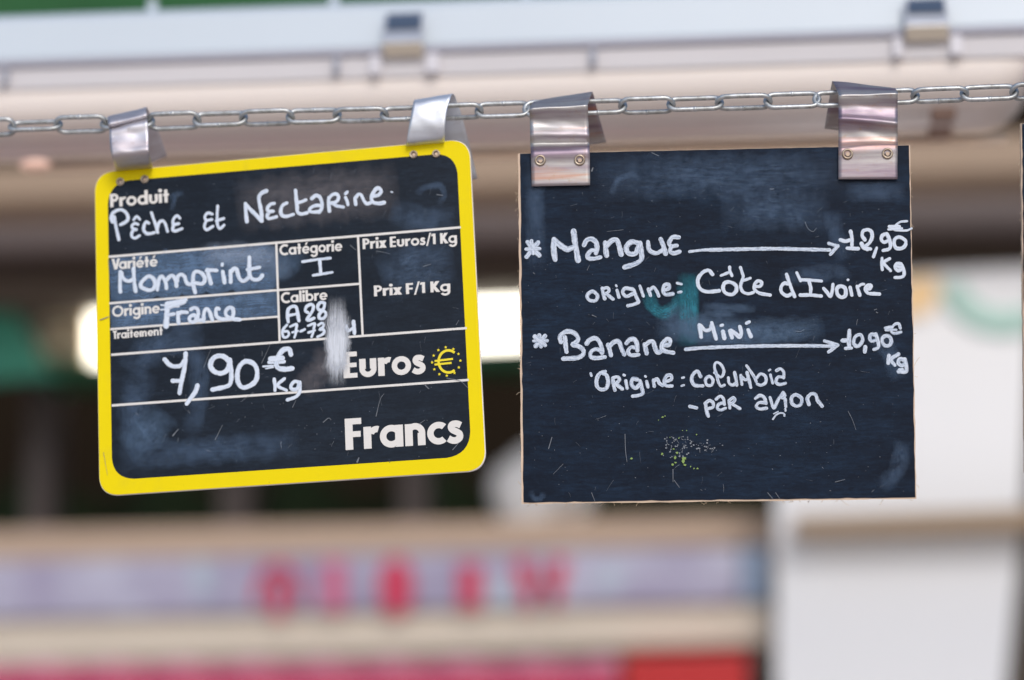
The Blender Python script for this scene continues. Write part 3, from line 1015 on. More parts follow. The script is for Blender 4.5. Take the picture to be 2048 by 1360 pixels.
def round_poly(corners, rad, n=8):
    """rounded polygon in pixels"""
    out_ = []
    m = len(corners)
    for i in range(m):
        p, a, b2 = np.array(corners[i], float), np.array(corners[i - 1], float), np.array(corners[(i + 1) % m], float)
        r = rad[i] if isinstance(rad, (list, tuple)) else rad
        u = (a - p) / np.linalg.norm(a - p); v = (b2 - p) / np.linalg.norm(b2 - p)
        s, e = p + u * r, p + v * r
        for k in range(n + 1):
            t = k / n
            # circular-ish corner
            q = (1 - t) ** 2 * s + 2 * t * (1 - t) * (p * 0.86 + (s + e) / 2 * 0.14) + t * t * e
            out_.append(tuple(q))
    return out_


def sheet(bd, name, poly, h0, h1, mat, parent, bev=0.0):
    """solid plate with the outline poly (pixels on the board plane) from height h0 (back) to h1 (front)"""
    n = len(poly)
    fr = [bd.l(x, y, 0) for x, y in poly]
    vs = [Vector((p.x, p.y, h1)) for p in fr] + [Vector((p.x, p.y, h0)) for p in fr]
    fs = [tuple(range(n)), tuple(range(2 * n - 1, n - 1, -1))] + [(i, n + i, n + (i + 1) % n, (i + 1) % n) for i in range(n)]
    o = mesh_obj(name, vs, fs, mat, parent)
    bm = bmesh.new(); bm.from_mesh(o.data); bmesh.ops.recalc_face_normals(bm, faces=bm.faces); bm.to_mesh(o.data); bm.free()
    if bev: bevel(o, bev)
    return o


def specks(bd, name, mat, parent, area, n, h, smin, smax, lng=0.35, seed=1):
    """tiny scratches and chips inside area=(x0,y0,x1,y1)"""
    rr = random.Random(seed)
    mb = MB()
    for k in range(n):
        x, y = rr.uniform(area[0], area[2]), rr.uniform(area[1], area[3])
        if rr.random() < lng:
            L = rr.uniform(3, 16) * (2.2 if rr.random() < 0.12 else 1); a = rr.gauss(2.1, 0.7)
            ribbon(mb, bd, [(x, y), (x + L * .5 * math.cos(a) + rr.uniform(-1, 1), y + L * .5 * math.sin(a)), (x + L * math.cos(a), y + L * math.sin(a))],
                   rr.uniform(smin, smin * 2), h + 0.000004 * (k % 7), relief=0, caps=False, taper=(0.7, 0.4))
        else:
            s = rr.uniform(smin, smax)
            m = 6
            c = [bd.l(x + s * rr.uniform(.5, 1) * math.cos(2 * math.pi * i / m), y + s * .8 * rr.uniform(.5, 1) * math.sin(2 * math.pi * i / m), h + 0.000004 * (k % 7)) for i in range(m)]
            mb.add(c, [tuple(range(m))])
    return tag(mb.build(name, mat, parent), kind="stuff")


def rivet(bd, px, py, r_px, h, parent, core):
    c = bd.l(px, py, 0); r = (bd.l(px + r_px, py, 0) - c).length
    mb = MB()
    rings = [(1.0, -0.0002), (0.98, 0.0004), (0.84, 0.00075), (0.66, 0.0007), (0.56, 0.0003), (0.54, -0.0004)]
    n = 28
    vs, fs = [], []
    for (k, z) in rings:
        for i in range(n):
            a = 2 * math.pi * i / n
            vs.append((c.x + r * k * math.cos(a), c.y + r * k * math.sin(a), h + z))
    for j in range(len(rings) - 1):
        for i in range(n):
            l = (i + 1) % n
            fs.append((j * n + i, j * n + l, (j + 1) * n + l, (j + 1) * n + i))
    mb.add(vs, fs)
    o = mb.build("rivet", MAT['rivet'], parent, True)
    mb = MB()
    mb.add([(c.x + r * .58 * math.cos(2 * math.pi * i / n), c.y + r * .58 * math.sin(2 * math.pi * i / n), h - 0.00005) for i in range(n)], [tuple(range(n))])
    mb.build("rivet_hole", MAT['rivet_dark'], o)
    mb = MB()
    mb.add([(c.x + r * .05 + r * core * math.cos(2 * math.pi * i / n), c.y - r * .06 + r * core * math.sin(2 * math.pi * i / n), h + 0.00008) for i in range(n)], [tuple(range(n))])
    mb.build("rivet_core", MAT['rivet_core'], o)
    return o


def strap(bd, rows, mat, parent, seed, dent=0.0006, name="hanging_strap"):
    """bent sheet-metal strap; rows (left px, right px, depth) run from the board up over the chain and down behind"""
    rr = random.Random(seed)
    Lp, Rp = [], []
    for row in rows:
        (lx, ly), (rx, ry), d = row
        if isinstance(d, str):
            hgt = float(d)
            Lp.append(bd.w(lx, ly, hgt)); Rp.append(bd.w(rx, ry, hgt))
        else:
            Lp.append(P(lx, ly, d)); Rp.append(P(rx, ry, d))
    def dense(ps):
        ps = [np.array(p) for p in ps]
        out_ = []
        m = len(ps)
        for i in range(m - 1):
            p0 = ps[i - 1] if i else 2 * ps[0] - ps[1]
            p3 = ps[i + 2] if i + 2 < m else 2 * ps[-1] - ps[-2]
            p1, p2 = ps[i], ps[i + 1]
            for k in range(7):
                t = k / 7
                out_.append(0.5 * ((2 * p1) + (-p0 + p2) * t + (2 * p0 - 5 * p1 + 4 * p2 - p3) * t * t + (-p0 + 3 * p1 - 3 * p2 + p3) * t ** 3))
        out_.append(ps[-1])
        return out_
    Ld, Rd = dense(Lp), dense(Rp)
    nx = 14
    vs, fs = [], []
    ph = [rr.uniform(0, 6) for _ in range(4)]
    for j, (a, b2) in enumerate(zip(Ld, Rd)):
        flat = isinstance(rows[min(len(rows) - 1, j // 7)][2], str) and isinstance(rows[min(len(rows) - 1, (j + 6) // 7)][2], str)
        for i in range(nx + 1):
            t = i / nx
            q = a + (b2 - a) * t
            if not flat:
                q = q + np.array([0, -1, 0.2]) * dent * (math.sin(3.1 * t + j * .23 + ph[0]) * .5 + math.sin(7 * t - j * .17 + ph[1]) * .3 + math.sin(12 * t + j * .5 + ph[2]) * .15)
            vs.append(bd.Mi @ Vector(q))
    for j in range(len(Ld) - 1):
        for i in range(nx):
            k = j * (nx + 1) + i
            fs.append((k, k + 1, k + nx + 2, k + nx + 1))
    o = mesh_obj(name, vs, fs, mat, parent, True)
    s = o.modifiers.new("thickness", 'SOLIDIFY'); s.thickness = 0.0005; s.offset = 1
    return o


def smears(bd, parent, items, h0=0.00018):
    """items: (material key, width px, points px, name)"""
    for k, (key, w, pts, nm) in enumerate(items):
        mb = MB()
        ribbon(mb, bd, pts, w, h0 + 0.000004 * k, jitter=0.12, caps=False, unit_uv=True, relief=0, step=6, lift=0)
        mb.build(nm, MAT[key], parent, uv=True)


# =================================================================== yellow framed price sign
C1 = [(188.5, 345), (939, 277), (973, 941), (198.5, 993)]
S1 = Board(C1, 0.006)
sign = thing("price_sign", "yellow framed black price sign for peaches and nectarines at 7,90", "price sign", matrix=S1.M)
sheet(S1, "panel", round_poly(C1, 36), -0.0022, -0.0002, MAT['white_plastic_edge'], sign, 0.0003)
Ci = [(189.6, 346.0), (938.0, 278.2), (971.4, 939.6), (199.6, 991.8)]
sheet(S1, "yellow_border", round_poly(Ci, 36), -0.0001, 0.0001, MAT['yellow'], sign)
inner = [(215.2, 364.5), (913.2, 305.0), (943.0, 912.5), (224.6, 960.5)]
sheet(S1, "writing_panel", round_poly(inner, [44, 42, 50, 44]), 0.00012, 0.00016, MAT['slate_plastic'], sign)
smears(S1, sign, [
    ('sm_cell', 92, [(219, 560), (330, 550), (440, 541), (555, 533)], "chalk_smear"),
    ('sm_cell', 52, [(221, 633), (330, 624), (440, 615), (557, 606)], "chalk_smear"),
    ('sm_pale', 60, [(400, 515), (470, 510), (545, 520), (556, 560)], "chalk_smear"),
    ('sm_blue2', 60, [(540, 520), (565, 535), (580, 520), (584, 500)], "chalk_smear"),
    ('sm_blue', 70, [(255, 745), (300, 700), (350, 672), (410, 668)], "chalk_smear"),
    ('sm_blue', 70, [(288, 740), (270, 800), (268, 850), (300, 900)], "chalk_smear"),
    ('sm_blue', 44, [(330, 690), (385, 705), (398, 760), (392, 830), (376, 870)], "chalk_smear"),
    ('sm_blue2', 80, [(248, 900), (290, 870), (330, 820)], "chalk_smear"),
    ('sm_blue', 64, [(236, 915), (330, 908), (450, 898), (600, 886)], "chalk_smear"),
    ('sm_grey', 120, [(470, 415), (560, 402), (680, 390), (800, 380)], "rubbed_streaks"),
    ('sm_blue', 16, [(832, 390), (850, 375), (880, 372), (888, 390), (876, 412)], "chalk_smear"),
    ('sm_blue', 14, [(338, 396), (355, 388), (368, 386)], "chalk_smear"),
    ('sm_blue', 12, [(352, 392), (346, 410), (342, 420)], "chalk_smear"),
    ('sm_blue', 60, [(780, 420), (850, 440), (910, 440)], "chalk_smear"),
    ('sm_blue', 110, [(760, 560), (840, 530), (910, 520)], "chalk_smear"),
    ('sm_grey', 60, [(600, 780), (640, 740), (660, 700)], "rubbed_streaks"),
])
# grid
gl_ = [((217.5, 513.6), (921.6, 454.6), 4.6), ((219.0, 606.6), (718.2, 567.6), 4.4), ((220.6, 658.4), (556.6, 633.2), 4.2), ((222.2, 709.6), (933.4, 656.2), 4.6),
       ((223.4, 811.0), (937.4, 759.8), 4.6), ((552.6, 487.0), (559.4, 683.5), 4.4), ((716.0, 473.0), (725.2, 669.5), 4.4)]
mb = MB()
for k, (a, b2, w) in enumerate(gl_):
    ribbon(mb, S1, [a, b2], w, 0.00028 + 0.00002 * (k // 5), jitter=0.02, caps=False, relief=0, lift=0, step=20)
mb.build("grid_lines", MAT['print'], sign)
for text, p0, p1, cap, w in (
    ("Produit", (220.6, 414.6), (338.6, 404.4), 26.5, .222), ("Variété", (224.0, 539.4), (315.0, 532.6), 21.5, .222),
    ("Origine", (224.6, 634.0), (319.6, 626.0), 21.5, .222), ("Traitement", (226.4, 678.2), (325.6, 669.8), 16.5, .222),
    ("Catégorie", (559.6, 511.0), (684.4, 501.6), 21.5, .222), ("Calibre", (562.6, 606.8), (654.6, 599.6), 21.5, .222),
    ("Prix Euros/1 Kg", (725.6, 498.4), (914.4, 485.0), 21.0, .222), ("Prix F/1 Kg", (748.2, 592.8), (901.0, 582.0), 21.5, .222),
    ("Euros", (687.4, 756.6), (851.0, 746.4), 52.0, .242), ("Francs", (691.4, 900.2), (926.4, 885.0), 62.5, .242)):
    mb = MB()
    lettering(mb, S1, text, p0, p1, cap, 0.00030, w)
    mb.build("printed_word", MAT['print'], sign)
# euro mark ringed by stars
F_ = (560, 680, 4.25)
mb = MB()
def fz(x, y): return (F_[0] + x / F_[2], F_[1] + y / F_[2])
ribbon(mb, S1, [fz(*p) for p in arcpts(1432, 182, 84, 94, 52, 308, 26)], 21 / 4.25, 0.00050, jitter=0, caps=False, relief=0, lift=0)
ribbon(mb, S1, [fz(1314, 179), fz(1470, 160)], 17 / 4.25, 0.00055, jitter=0, caps=False, relief=0, lift=0)
ribbon(mb, S1, [fz(1314, 209), fz(1458, 194)], 17 / 4.25, 0.00056, jitter=0, caps=False, relief=0, lift=0)
for (x, y) in ((1408, 62), (1474, 77), (1517, 118), (1533, 175), (1520, 233), (1483, 280), (1418, 302), (1354, 290), (1312, 249), (1293, 190), (1306, 132), (1346, 86)):
    pts = []
    for k in range(10):
        rr_ = (13.5 if k % 2 == 0 else 6.5)
        pts.append(S1.l(*fz(x + rr_ * math.cos(math.pi / 2 + k * math.pi / 5), y - rr_ * math.sin(math.pi / 2 + k * math.pi / 5)), 0.00050))
    cc = S1.l(*fz(x, y), 0.00050)
    mb.add([cc] + pts, [(0, 1 + k, 1 + (k + 1) % 10) for k in range(10)])
mb.build("euro_emblem", MAT['print_yellow'], sign)

# handwriting
A1 = (200, 370, 9.715); A2 = (470, 360, 6.4); AA = (180, 180, 4.857); Q1 = (220, 500, 10.24); Q2 = (380, 500, 11.378)
Q3 = (310, 590, 10.779); DD = (540, 440, 4.857); D1 = (550, 580, 11.333); E1 = (310, 680, 6.606)
writing(S1, "handwriting", MAT['marker'], [
    (A1, 68, [
        [(275, 620), (300, 760), (335, 920), (365, 1060)],
        [(240, 720), (215, 640), (250, 545), (340, 490), (430, 485), (515, 550), (545, 640), (510, 710), (400, 770)],
        (52, [(655, 675), (715, 610), (775, 670)]),
        (62, [(735, 765), (680, 745), (615, 800), (640, 850), (700, 865)]), (62, [(650, 870), (615, 940), (625, 1010), (690, 1030), (765, 985)]),
        (66, [(945, 740), (900, 715), (855, 790), (850, 880), (900, 940), (970, 945), (1055, 925)]),
        (62, [(1000, 540), (1040, 660), (1090, 800), (1120, 920)]), (62, [(1110, 860), (1150, 730), (1220, 695), (1270, 760), (1310, 900)]),
        (62, [(1550, 645), (1500, 595), (1435, 650), (1415, 730), (1440, 765), (1525, 750)]), (62, [(1430, 780), (1410, 860), (1440, 895), (1510, 880), (1590, 850)])]),
    (AA, 30, [
        [(1185, 1205), (1145, 1195), (1115, 1230), (1130, 1265), (1182, 1258)], [(1130, 1270), (1110, 1325), (1135, 1358), (1192, 1325)],
        [(1240, 1128), (1235, 1230), (1240, 1315), (1265, 1345), (1302, 1312)], [(1228, 1272), (1298, 1248)]]),
    (A2, 52, [
        [(135, 305), (140, 420), (152, 530)], [(135, 310), (210, 390), (280, 460), (335, 525)], [(345, 525), (335, 400), (310, 280), (310, 210), (345, 165), (400, 140)],
        (46, [(500, 300), (455, 310), (415, 360), (430, 400), (485, 400)]), (46, [(440, 410), (412, 455), (430, 492), (485, 485), (530, 470)]),
        (48, [(660, 295), (610, 325), (585, 390), (600, 450), (660, 465), (745, 440)]),
        (50, [(775, 135), (785, 240), (795, 340), (800, 410), (850, 435), (920, 420)]), (46, [(810, 290), (860, 275), (905, 255)]),
        (50, [(985, 235), (1030, 200), (1080, 215), (1110, 280), (1110, 360), (1080, 410)]), (46, [(1095, 330), (1050, 325), (985, 345), (950, 390), (990, 410), (1080, 405)]),
        (48, [(1200, 225), (1200, 310), (1208, 395)]), (46, [(1205, 230), (1245, 190), (1300, 180), (1325, 225), (1300, 275), (1240, 300)]), (46, [(1245, 290), (1300, 330), (1385, 345)]),
        (46, [(1415, 225), (1435, 270), (1445, 315)]), (40, [(1415, 175), (1435, 155)]),
        (46, [(1535, 230), (1545, 310)]), (46, [(1545, 225), (1585, 180), (1620, 200), (1650, 265), (1690, 305), (1735, 290)]),
        (52, [(1765, 205), (1830, 195), (1870, 150), (1850, 110), (1810, 110), (1770, 165), (1745, 230), (1770, 285), (1830, 300), (1905, 290)]),
        (22, [(2000, 152), (2014, 155)])]),
    (Q1, 84, [
        [(215, 450), (208, 600), (205, 740), (210, 850)], [(235, 470), (260, 560), (330, 625), (400, 635), (455, 610)], [(480, 385), (490, 550), (500, 700), (525, 840)],
        [(800, 535), (710, 590), (640, 670), (630, 750), (720, 800), (810, 825), (890, 790), (920, 690), (890, 590), (800, 535)],
        [(970, 815), (985, 690), (1010, 590), (1060, 540), (1110, 600), (1145, 690), (1155, 780)],
        [(1150, 620), (1210, 555), (1275, 520), (1320, 570), (1350, 650), (1362, 735)],
        [(1370, 640), (1390, 540), (1460, 500), (1530, 550), (1560, 650), (1620, 705), (1690, 690)],
        [(1700, 520), (1700, 640), (1715, 760), (1745, 870)], [(1705, 540), (1720, 465), (1790, 440), (1880, 480), (1940, 570), (1930, 650), (1870, 695), (1780, 680), (1720, 680)]]),
    (Q2, 98, [
        [(395, 450), (420, 560), (445, 660), (475, 755)], [(390, 470), (470, 460), (600, 465)],
        [(745, 495), (765, 610), (785, 735)], (88, [(735, 325), (733, 340)]),
        [(920, 480), (925, 590), (925, 725)], [(940, 500), (985, 430), (1050, 430), (1085, 520), (1110, 620), (1180, 700), (1260, 690), (1325, 630)],
        [(1352, 170), (1350, 300), (1348, 450), (1360, 580), (1420, 660), (1520, 680), (1600, 640), (1640, 585)], (84, [(1310, 445), (1450, 420), (1580, 395)])]),
    (Q3, 88, [
        (130, [(275, 200), (262, 330), (255, 450), (242, 600), (240, 660)]), (95, [(250, 185), (380, 165), (520, 140), (660, 105)]), (70, [(300, 260), (420, 215), (560, 190), (640, 160)]),
        (80, [(290, 430), (400, 410)]), (44, [(300, 300), (400, 255), (510, 250)]), (40, [(130, 215), (220, 225)]), (36, [(130, 320), (220, 310)]),
        [(495, 390), (500, 500), (508, 610)], [(500, 420), (560, 375), (640, 370), (690, 375)],
        [(775, 310), (840, 275), (910, 300), (935, 390), (920, 460), (890, 510)], [(905, 500), (860, 440), (800, 440), (740, 490), (755, 560), (810, 590), (900, 545), (1000, 545)],
        [(1050, 560), (1050, 420), (1080, 320), (1130, 300), (1180, 370), (1210, 460), (1235, 530)],
        [(1375, 300), (1335, 280), (1310, 360), (1330, 460), (1420, 520), (1540, 520), (1650, 500), (1690, 400), (1670, 290), (1600, 275), (1530, 340), (1530, 430), (1600, 490), (1700, 520), (1830, 530)]]),
    (DD, 30, [(28, [(318, 405), (450, 385), (585, 370)]), (36, [(482, 390), (488, 450), (492, 515)]), (28, [(418, 538), (500, 525), (605, 508)])]),
    (D1, 84, [
        [(300, 720), (285, 590), (300, 440), (400, 370), (480, 390), (510, 500), (530, 640), (540, 690)], (70, [(300, 580), (480, 545)]),
        (78, [(740, 510), (685, 470), (720, 370), (820, 325), (870, 370), (850, 470), (780, 580), (720, 670), (790, 680), (880, 640)]),
        (78, [(1120, 290), (1030, 285), (970, 360), (985, 440), (1070, 470), (1140, 500), (1150, 580), (1090, 645), (1010, 640), (1000, 560), (1060, 480), (1115, 390), (1125, 300)]),
        (66, [(270, 790), (200, 870), (165, 960), (190, 1060), (260, 1070), (315, 1010), (290, 940), (220, 940)]),
        (64, [(345, 830), (490, 775), (480, 880), (470, 980), (440, 1075)]), (60, [(395, 960), (510, 930)]),
        (64, [(585, 935), (670, 895)]),
        (64, [(750, 810), (900, 760), (880, 860), (865, 960), (830, 1060)]), (60, [(760, 965), (900, 915)]),
        (68, [(985, 795), (1060, 745), (1105, 780), (1080, 850), (1010, 895), (1100, 900), (1110, 970), (1050, 1020), (965, 1060)]),
        (86, [(1270, 840), (1270, 960)]), (90, [(1610, 820), (1650, 920)]), (90, [(1780, 720), (1790, 850), (1800, 980)]), (70, [(1690, 920), (1770, 850)])]),
    (E1, 62, [
        [(130, 260), (190, 325), (260, 350), (340, 335), (400, 260)], [(405, 180), (395, 330), (365, 480), (340, 600), (325, 700)], [(235, 540), (330, 540)],
        [(560, 605), (535, 680), (470, 770), (420, 840)],
        (70, [(985, 290), (920, 225), (830, 210), (755, 260), (735, 350), (790, 420), (880, 440), (960, 390), (990, 290)]), (62, [(990, 260), (1005, 400), (1005, 530), (975, 600), (880, 630), (760, 655)]),
        (66, [(1210, 280), (1130, 330), (1090, 430), (1095, 550), (1150, 625), (1240, 610), (1330, 540), (1350, 420), (1310, 320), (1210, 280)]),
        (70, [(1795, 190), (1770, 120), (1690, 135), (1630, 220), (1600, 310), (1630, 370), (1710, 385), (1810, 375)]), (72, [(1530, 250), (1680, 240)]), (56, [(1510, 295), (1700, 285)]), (26, [(1430, 350), (1560, 340)]), (22, [(1465, 378), (1560, 360)]),
        (48, [(1575, 520), (1585, 600), (1585, 665)]), (46, [(1710, 510), (1620, 600), (1735, 665)]),
        (52, [(1905, 560), (1840, 550), (1795, 610), (1820, 655), (1880, 640), (1912, 560)]), (50, [(1912, 560), (1910, 680), (1860, 750), (1750, 790)])]),
], sign)
# the wiped white blot
smears(S1, sign, [('sm_white', 42, [(674, 590), (674, 660), (674, 710), (673, 776)], "white_paint_smear"),
                  ('sm_white', 56, [(674, 622), (675, 685), (674, 752)], "white_paint_smear"),
                  ('sm_white', 46, [(673, 640), (674, 690), (673, 745)], "white_paint_smear")], 0.00062)
specks(S1, "scuff_marks", MAT['scuff_dim'], sign, (232, 330, 920, 925), 200, 0.00030, 0.6, 1.6, 0.30, 3)
specks(S1, "scuff_marks", MAT['scuff'], sign, (240, 700, 930, 900), 34, 0.00034, 0.5, 1.1, 0.35, 4)
mb = MB()
for (pts, w) in (([(873, 389), (886, 391)], 3), ([(480, 508), (495, 490)], 2), ([(407, 736), (421, 700)], 1.6), ([(523, 727), (540, 690)], 1.6), ([(430, 880), (445, 850)], 2), ([(345, 872), (357, 858)], 4),
                 ([(646, 845), (657, 836), (662, 840)], 3), ([(714, 925), (718, 915)], 6), ([(752, 833), (760, 800), (768, 787)], 2.2), ([(838, 848), (850, 840)], 2), ([(850, 770), (858, 778)], 4),
                 ([(893, 756), (920, 762), (937, 777)], 2), ([(700, 490), (712, 500)], 2), ([(752, 502), (765, 504), (780, 508)], 1.6), ([(846, 533), (862, 528)], 2.4), ([(912, 650), (918, 640)], 2), ([(697, 633), (696, 660)], 2.2), ([(585, 815), (592, 800)], 2),
                 ([(905, 900), (918, 885)], 2.4), ([(207, 905), (215, 950)], 1.2), ([(200, 640), (218, 633)], 3.4), ):
    ribbon(mb, S1, pts, w * .7, 0.00062, relief=0, caps=False, taper=(0.9, 0.5))
tag(mb.build("scratches", MAT['scuff_mid'], sign), kind="stuff")
for (x, y) in ((241, 363.9), (289.6, 358.8), (827.4, 309.2), (872.4, 307.8)):
    rivet(S1, x, y, 8.2, 0.0003, sign, 0.40)
strap(S1, [((237, 376), (310, 370), "-0.0028"), ((232, 345), (306, 338), "-0.0030"), ((230, 333), (304, 327), -0.0005), ((224, 313), (299, 305), -0.0095), ((221.5, 298), (297.5, 288), -0.0098),
           ((219.5, 277), (296.5, 264), -0.0085), ((219, 263), (295.5, 246), -0.0085), ((218, 257), (294.5, 238), -0.0050), ((217.2, 250), (294, 230), -0.0078), ((216, 238), (292.5, 220), -0.0040),
           ((219, 233.5), (294.5, 216.5), 0.002), ((224, 244), (300, 228), 0.007), ((240, 285), (316, 262), 0.015), ((262, 342), (334.5, 313), 0.030)],
      MAT['alu_pink'], sign, 1)
strap(S1, [((806, 325), (884, 318), "-0.0028"), ((811, 296), (887, 289), "-0.0032"), ((813, 285), (889, 278), -0.0015), ((816, 265), (890, 260), -0.0050), ((820, 244), (891.5, 240), -0.0062),
           ((823.5, 225), (894.5, 217), -0.0058), ((827, 207), (901, 196), -0.0042), ((829.5, 201), (904.5, 189.5), 0.001), ((834, 203), (909.5, 192.5), 0.006), ((839, 216), (914.5, 205), 0.009),
           ((848, 240), (922, 228), 0.013), ((862, 290), (935, 276), 0.020), ((884, 372), (955, 357), 0.032)],
      MAT['alu'], sign, 2, 0.0004)

# =================================================================== black board with wooden edge
C2 = [(1036, 307), (1820, 290), (1833, 998), (1043, 1008)]
S2 = Board(C2, 0.004)


def rough_outline(cs, amp, seed, ins):
    """outline between corners with a slightly worn, wavy edge, inset ins=(top,right,bottom,left) pixels"""
    rr = random.Random(seed)
    t, r, b_, l = ins
    q = [(cs[0][0] + l, cs[0][1] + t), (cs[1][0] - r, cs[1][1] + t), (cs[2][0] - r, cs[2][1] - b_), (cs[3][0] + l, cs[3][1] - b_)]
    out_ = []
    for i in range(4):
        a, b2 = q[i], q[(i + 1) % 4]
        n = 46
        am = amp * (0.25 if i == 0 else 1)
        for k in range(n):
            f = k / n
            nz = rr.gauss(0, am) * (0 if k == 0 else 1)
            x, y = a[0] + (b2[0] - a[0]) * f, a[1] + (b2[1] - a[1]) * f
            if i % 2 == 0: y += nz
            else: x += nz
            out_.append((x, y))
    return out_


board = thing("slate_board", "square black board listing mango and banana prices, hung by two broad metal straps", "board", matrix=S2.M)
sheet(S2, "wood_panel", rough_outline(C2, 0.35, 5, (0, 0, 0, 0)), -0.0042, -0.0003, MAT['bare_wood'], board)
fo = rough_outline(C2, 0.5, 6, (0.6, 2.0, 3.4, 4.2))
sheet(S2, "writing_panel", fo, -0.0002, 0.0, MAT['slate_wood'], board)
# fibres along the sawn edges
mb = MB()
rr = random.Random(11)
for k in range(95):
    e = rr.choice([0, 0, 1, 2, 2, 3, 3, 3])
    a, b2 = C2[e], C2[(e + 1) % 4]
    f = rr.random()
    x, y = a[0] + (b2[0] - a[0]) * f, a[1] + (b2[1] - a[1]) * f
    nx, ny = [(0, -1), (1, 0), (0, 1), (-1, 0)][e]
    pts = []
    L = rr.uniform(3, 11) * (2 if rr.random() < .08 else 1)
    ca = rr.uniform(-1, 1)
    for s in range(5):
        u = s / 4
        px_ = x + nx * L * u * .6 + (-ny) * ca * L * u + rr.uniform(-1, 1); py_ = y + ny * L * u * .6 + nx * ca * L * u + rr.uniform(-1, 1)
        pts.append(S2.l(px_, py_, -0.002 + rr.uniform(-.001, .001)))
    mb.tube(pts, 0.00010, 4)
tag(mb.build("edge_fibres", MAT['fibre'], board), kind="stuff")
smears(S2, board, [
    ('sm_blue', 44, [(1072, 320), (1070, 400), (1072, 470), (1074, 540)], "chalk_smear"),
    ('sm_blue', 100, [(1190, 360), (1350, 352), (1500, 352), (1690, 345)], "chalk_smear"),
    ('sm_blue', 90, [(1440, 420), (1560, 420), (1660, 430)], "chalk_smear"),
    ('sm_blue', 44, [(1690, 384), (1740, 384), (1812, 384)], "chalk_smear"),
    ('sm_teal', 30, [(1296, 580), (1304, 610), (1326, 626), (1350, 612), (1362, 588)], "teal_ink_ghost"),
    ('sm_teal', 44, [(1375, 544), (1375, 600), (1376, 640), (1377, 694)], "teal_ink_ghost"),
    ('sm_teal', 22, [(1387, 548), (1388, 610), (1388, 690)], "teal_ink_ghost"),
    ('sm_blue2', 56, [(1310, 650), (1400, 664), (1500, 662), (1640, 656)], "chalk_smear"),
    ('sm_blue2', 44, [(1320, 655), (1450, 672), (1560, 668), (1650, 652)], "chalk_smear"),
    ('sm_blue2', 20, [(1404, 612), (1440, 615), (1512, 618)], "chalk_smear"),
    ('sm_blue2', 14, [(1408, 624), (1436, 628), (1470, 628)], "chalk_smear"),
    ('sm_blue2', 60, [(1330, 622), (1390, 650), (1480, 652)], "chalk_smear"),
    ('sm_blue', 40, [(1560, 556), (1640, 546), (1676, 545), (1690, 565)], "chalk_smear"),
    ('sm_blue', 40, [(1690, 520), (1672, 470), (1664, 420)], "chalk_smear"),
    ('sm_blue', 40, [(1740, 670), (1776, 700), (1798, 760)], "chalk_smear"),
    ('sm_blue', 40, [(1760, 976), (1794, 940), (1806, 880)], "chalk_smear"),
    ('sm_blue', 14, [(1222, 390), (1236, 360), (1265, 350), (1285, 358)], "chalk_smear"),
    ('sm_blue', 14, [(1062, 980), (1066, 995), (1080, 998), (1088, 985)], "chalk_smear"),
])
I1 = (1020, 420, 9.309); II = (1020, 420, 4.857); J1 = (1360, 520, 7.555); J2 = (1560, 520, 7.555); J3 = (1640, 430, 9.715)
K1 = (1100, 640, 7.554); K2 = (1360, 700, 6.827); L1 = (1640, 620, 9.715); LL = (1420, 640, 3.579); KK = (1020, 640, 3.579); JJ = (1420, 420, 4.857)
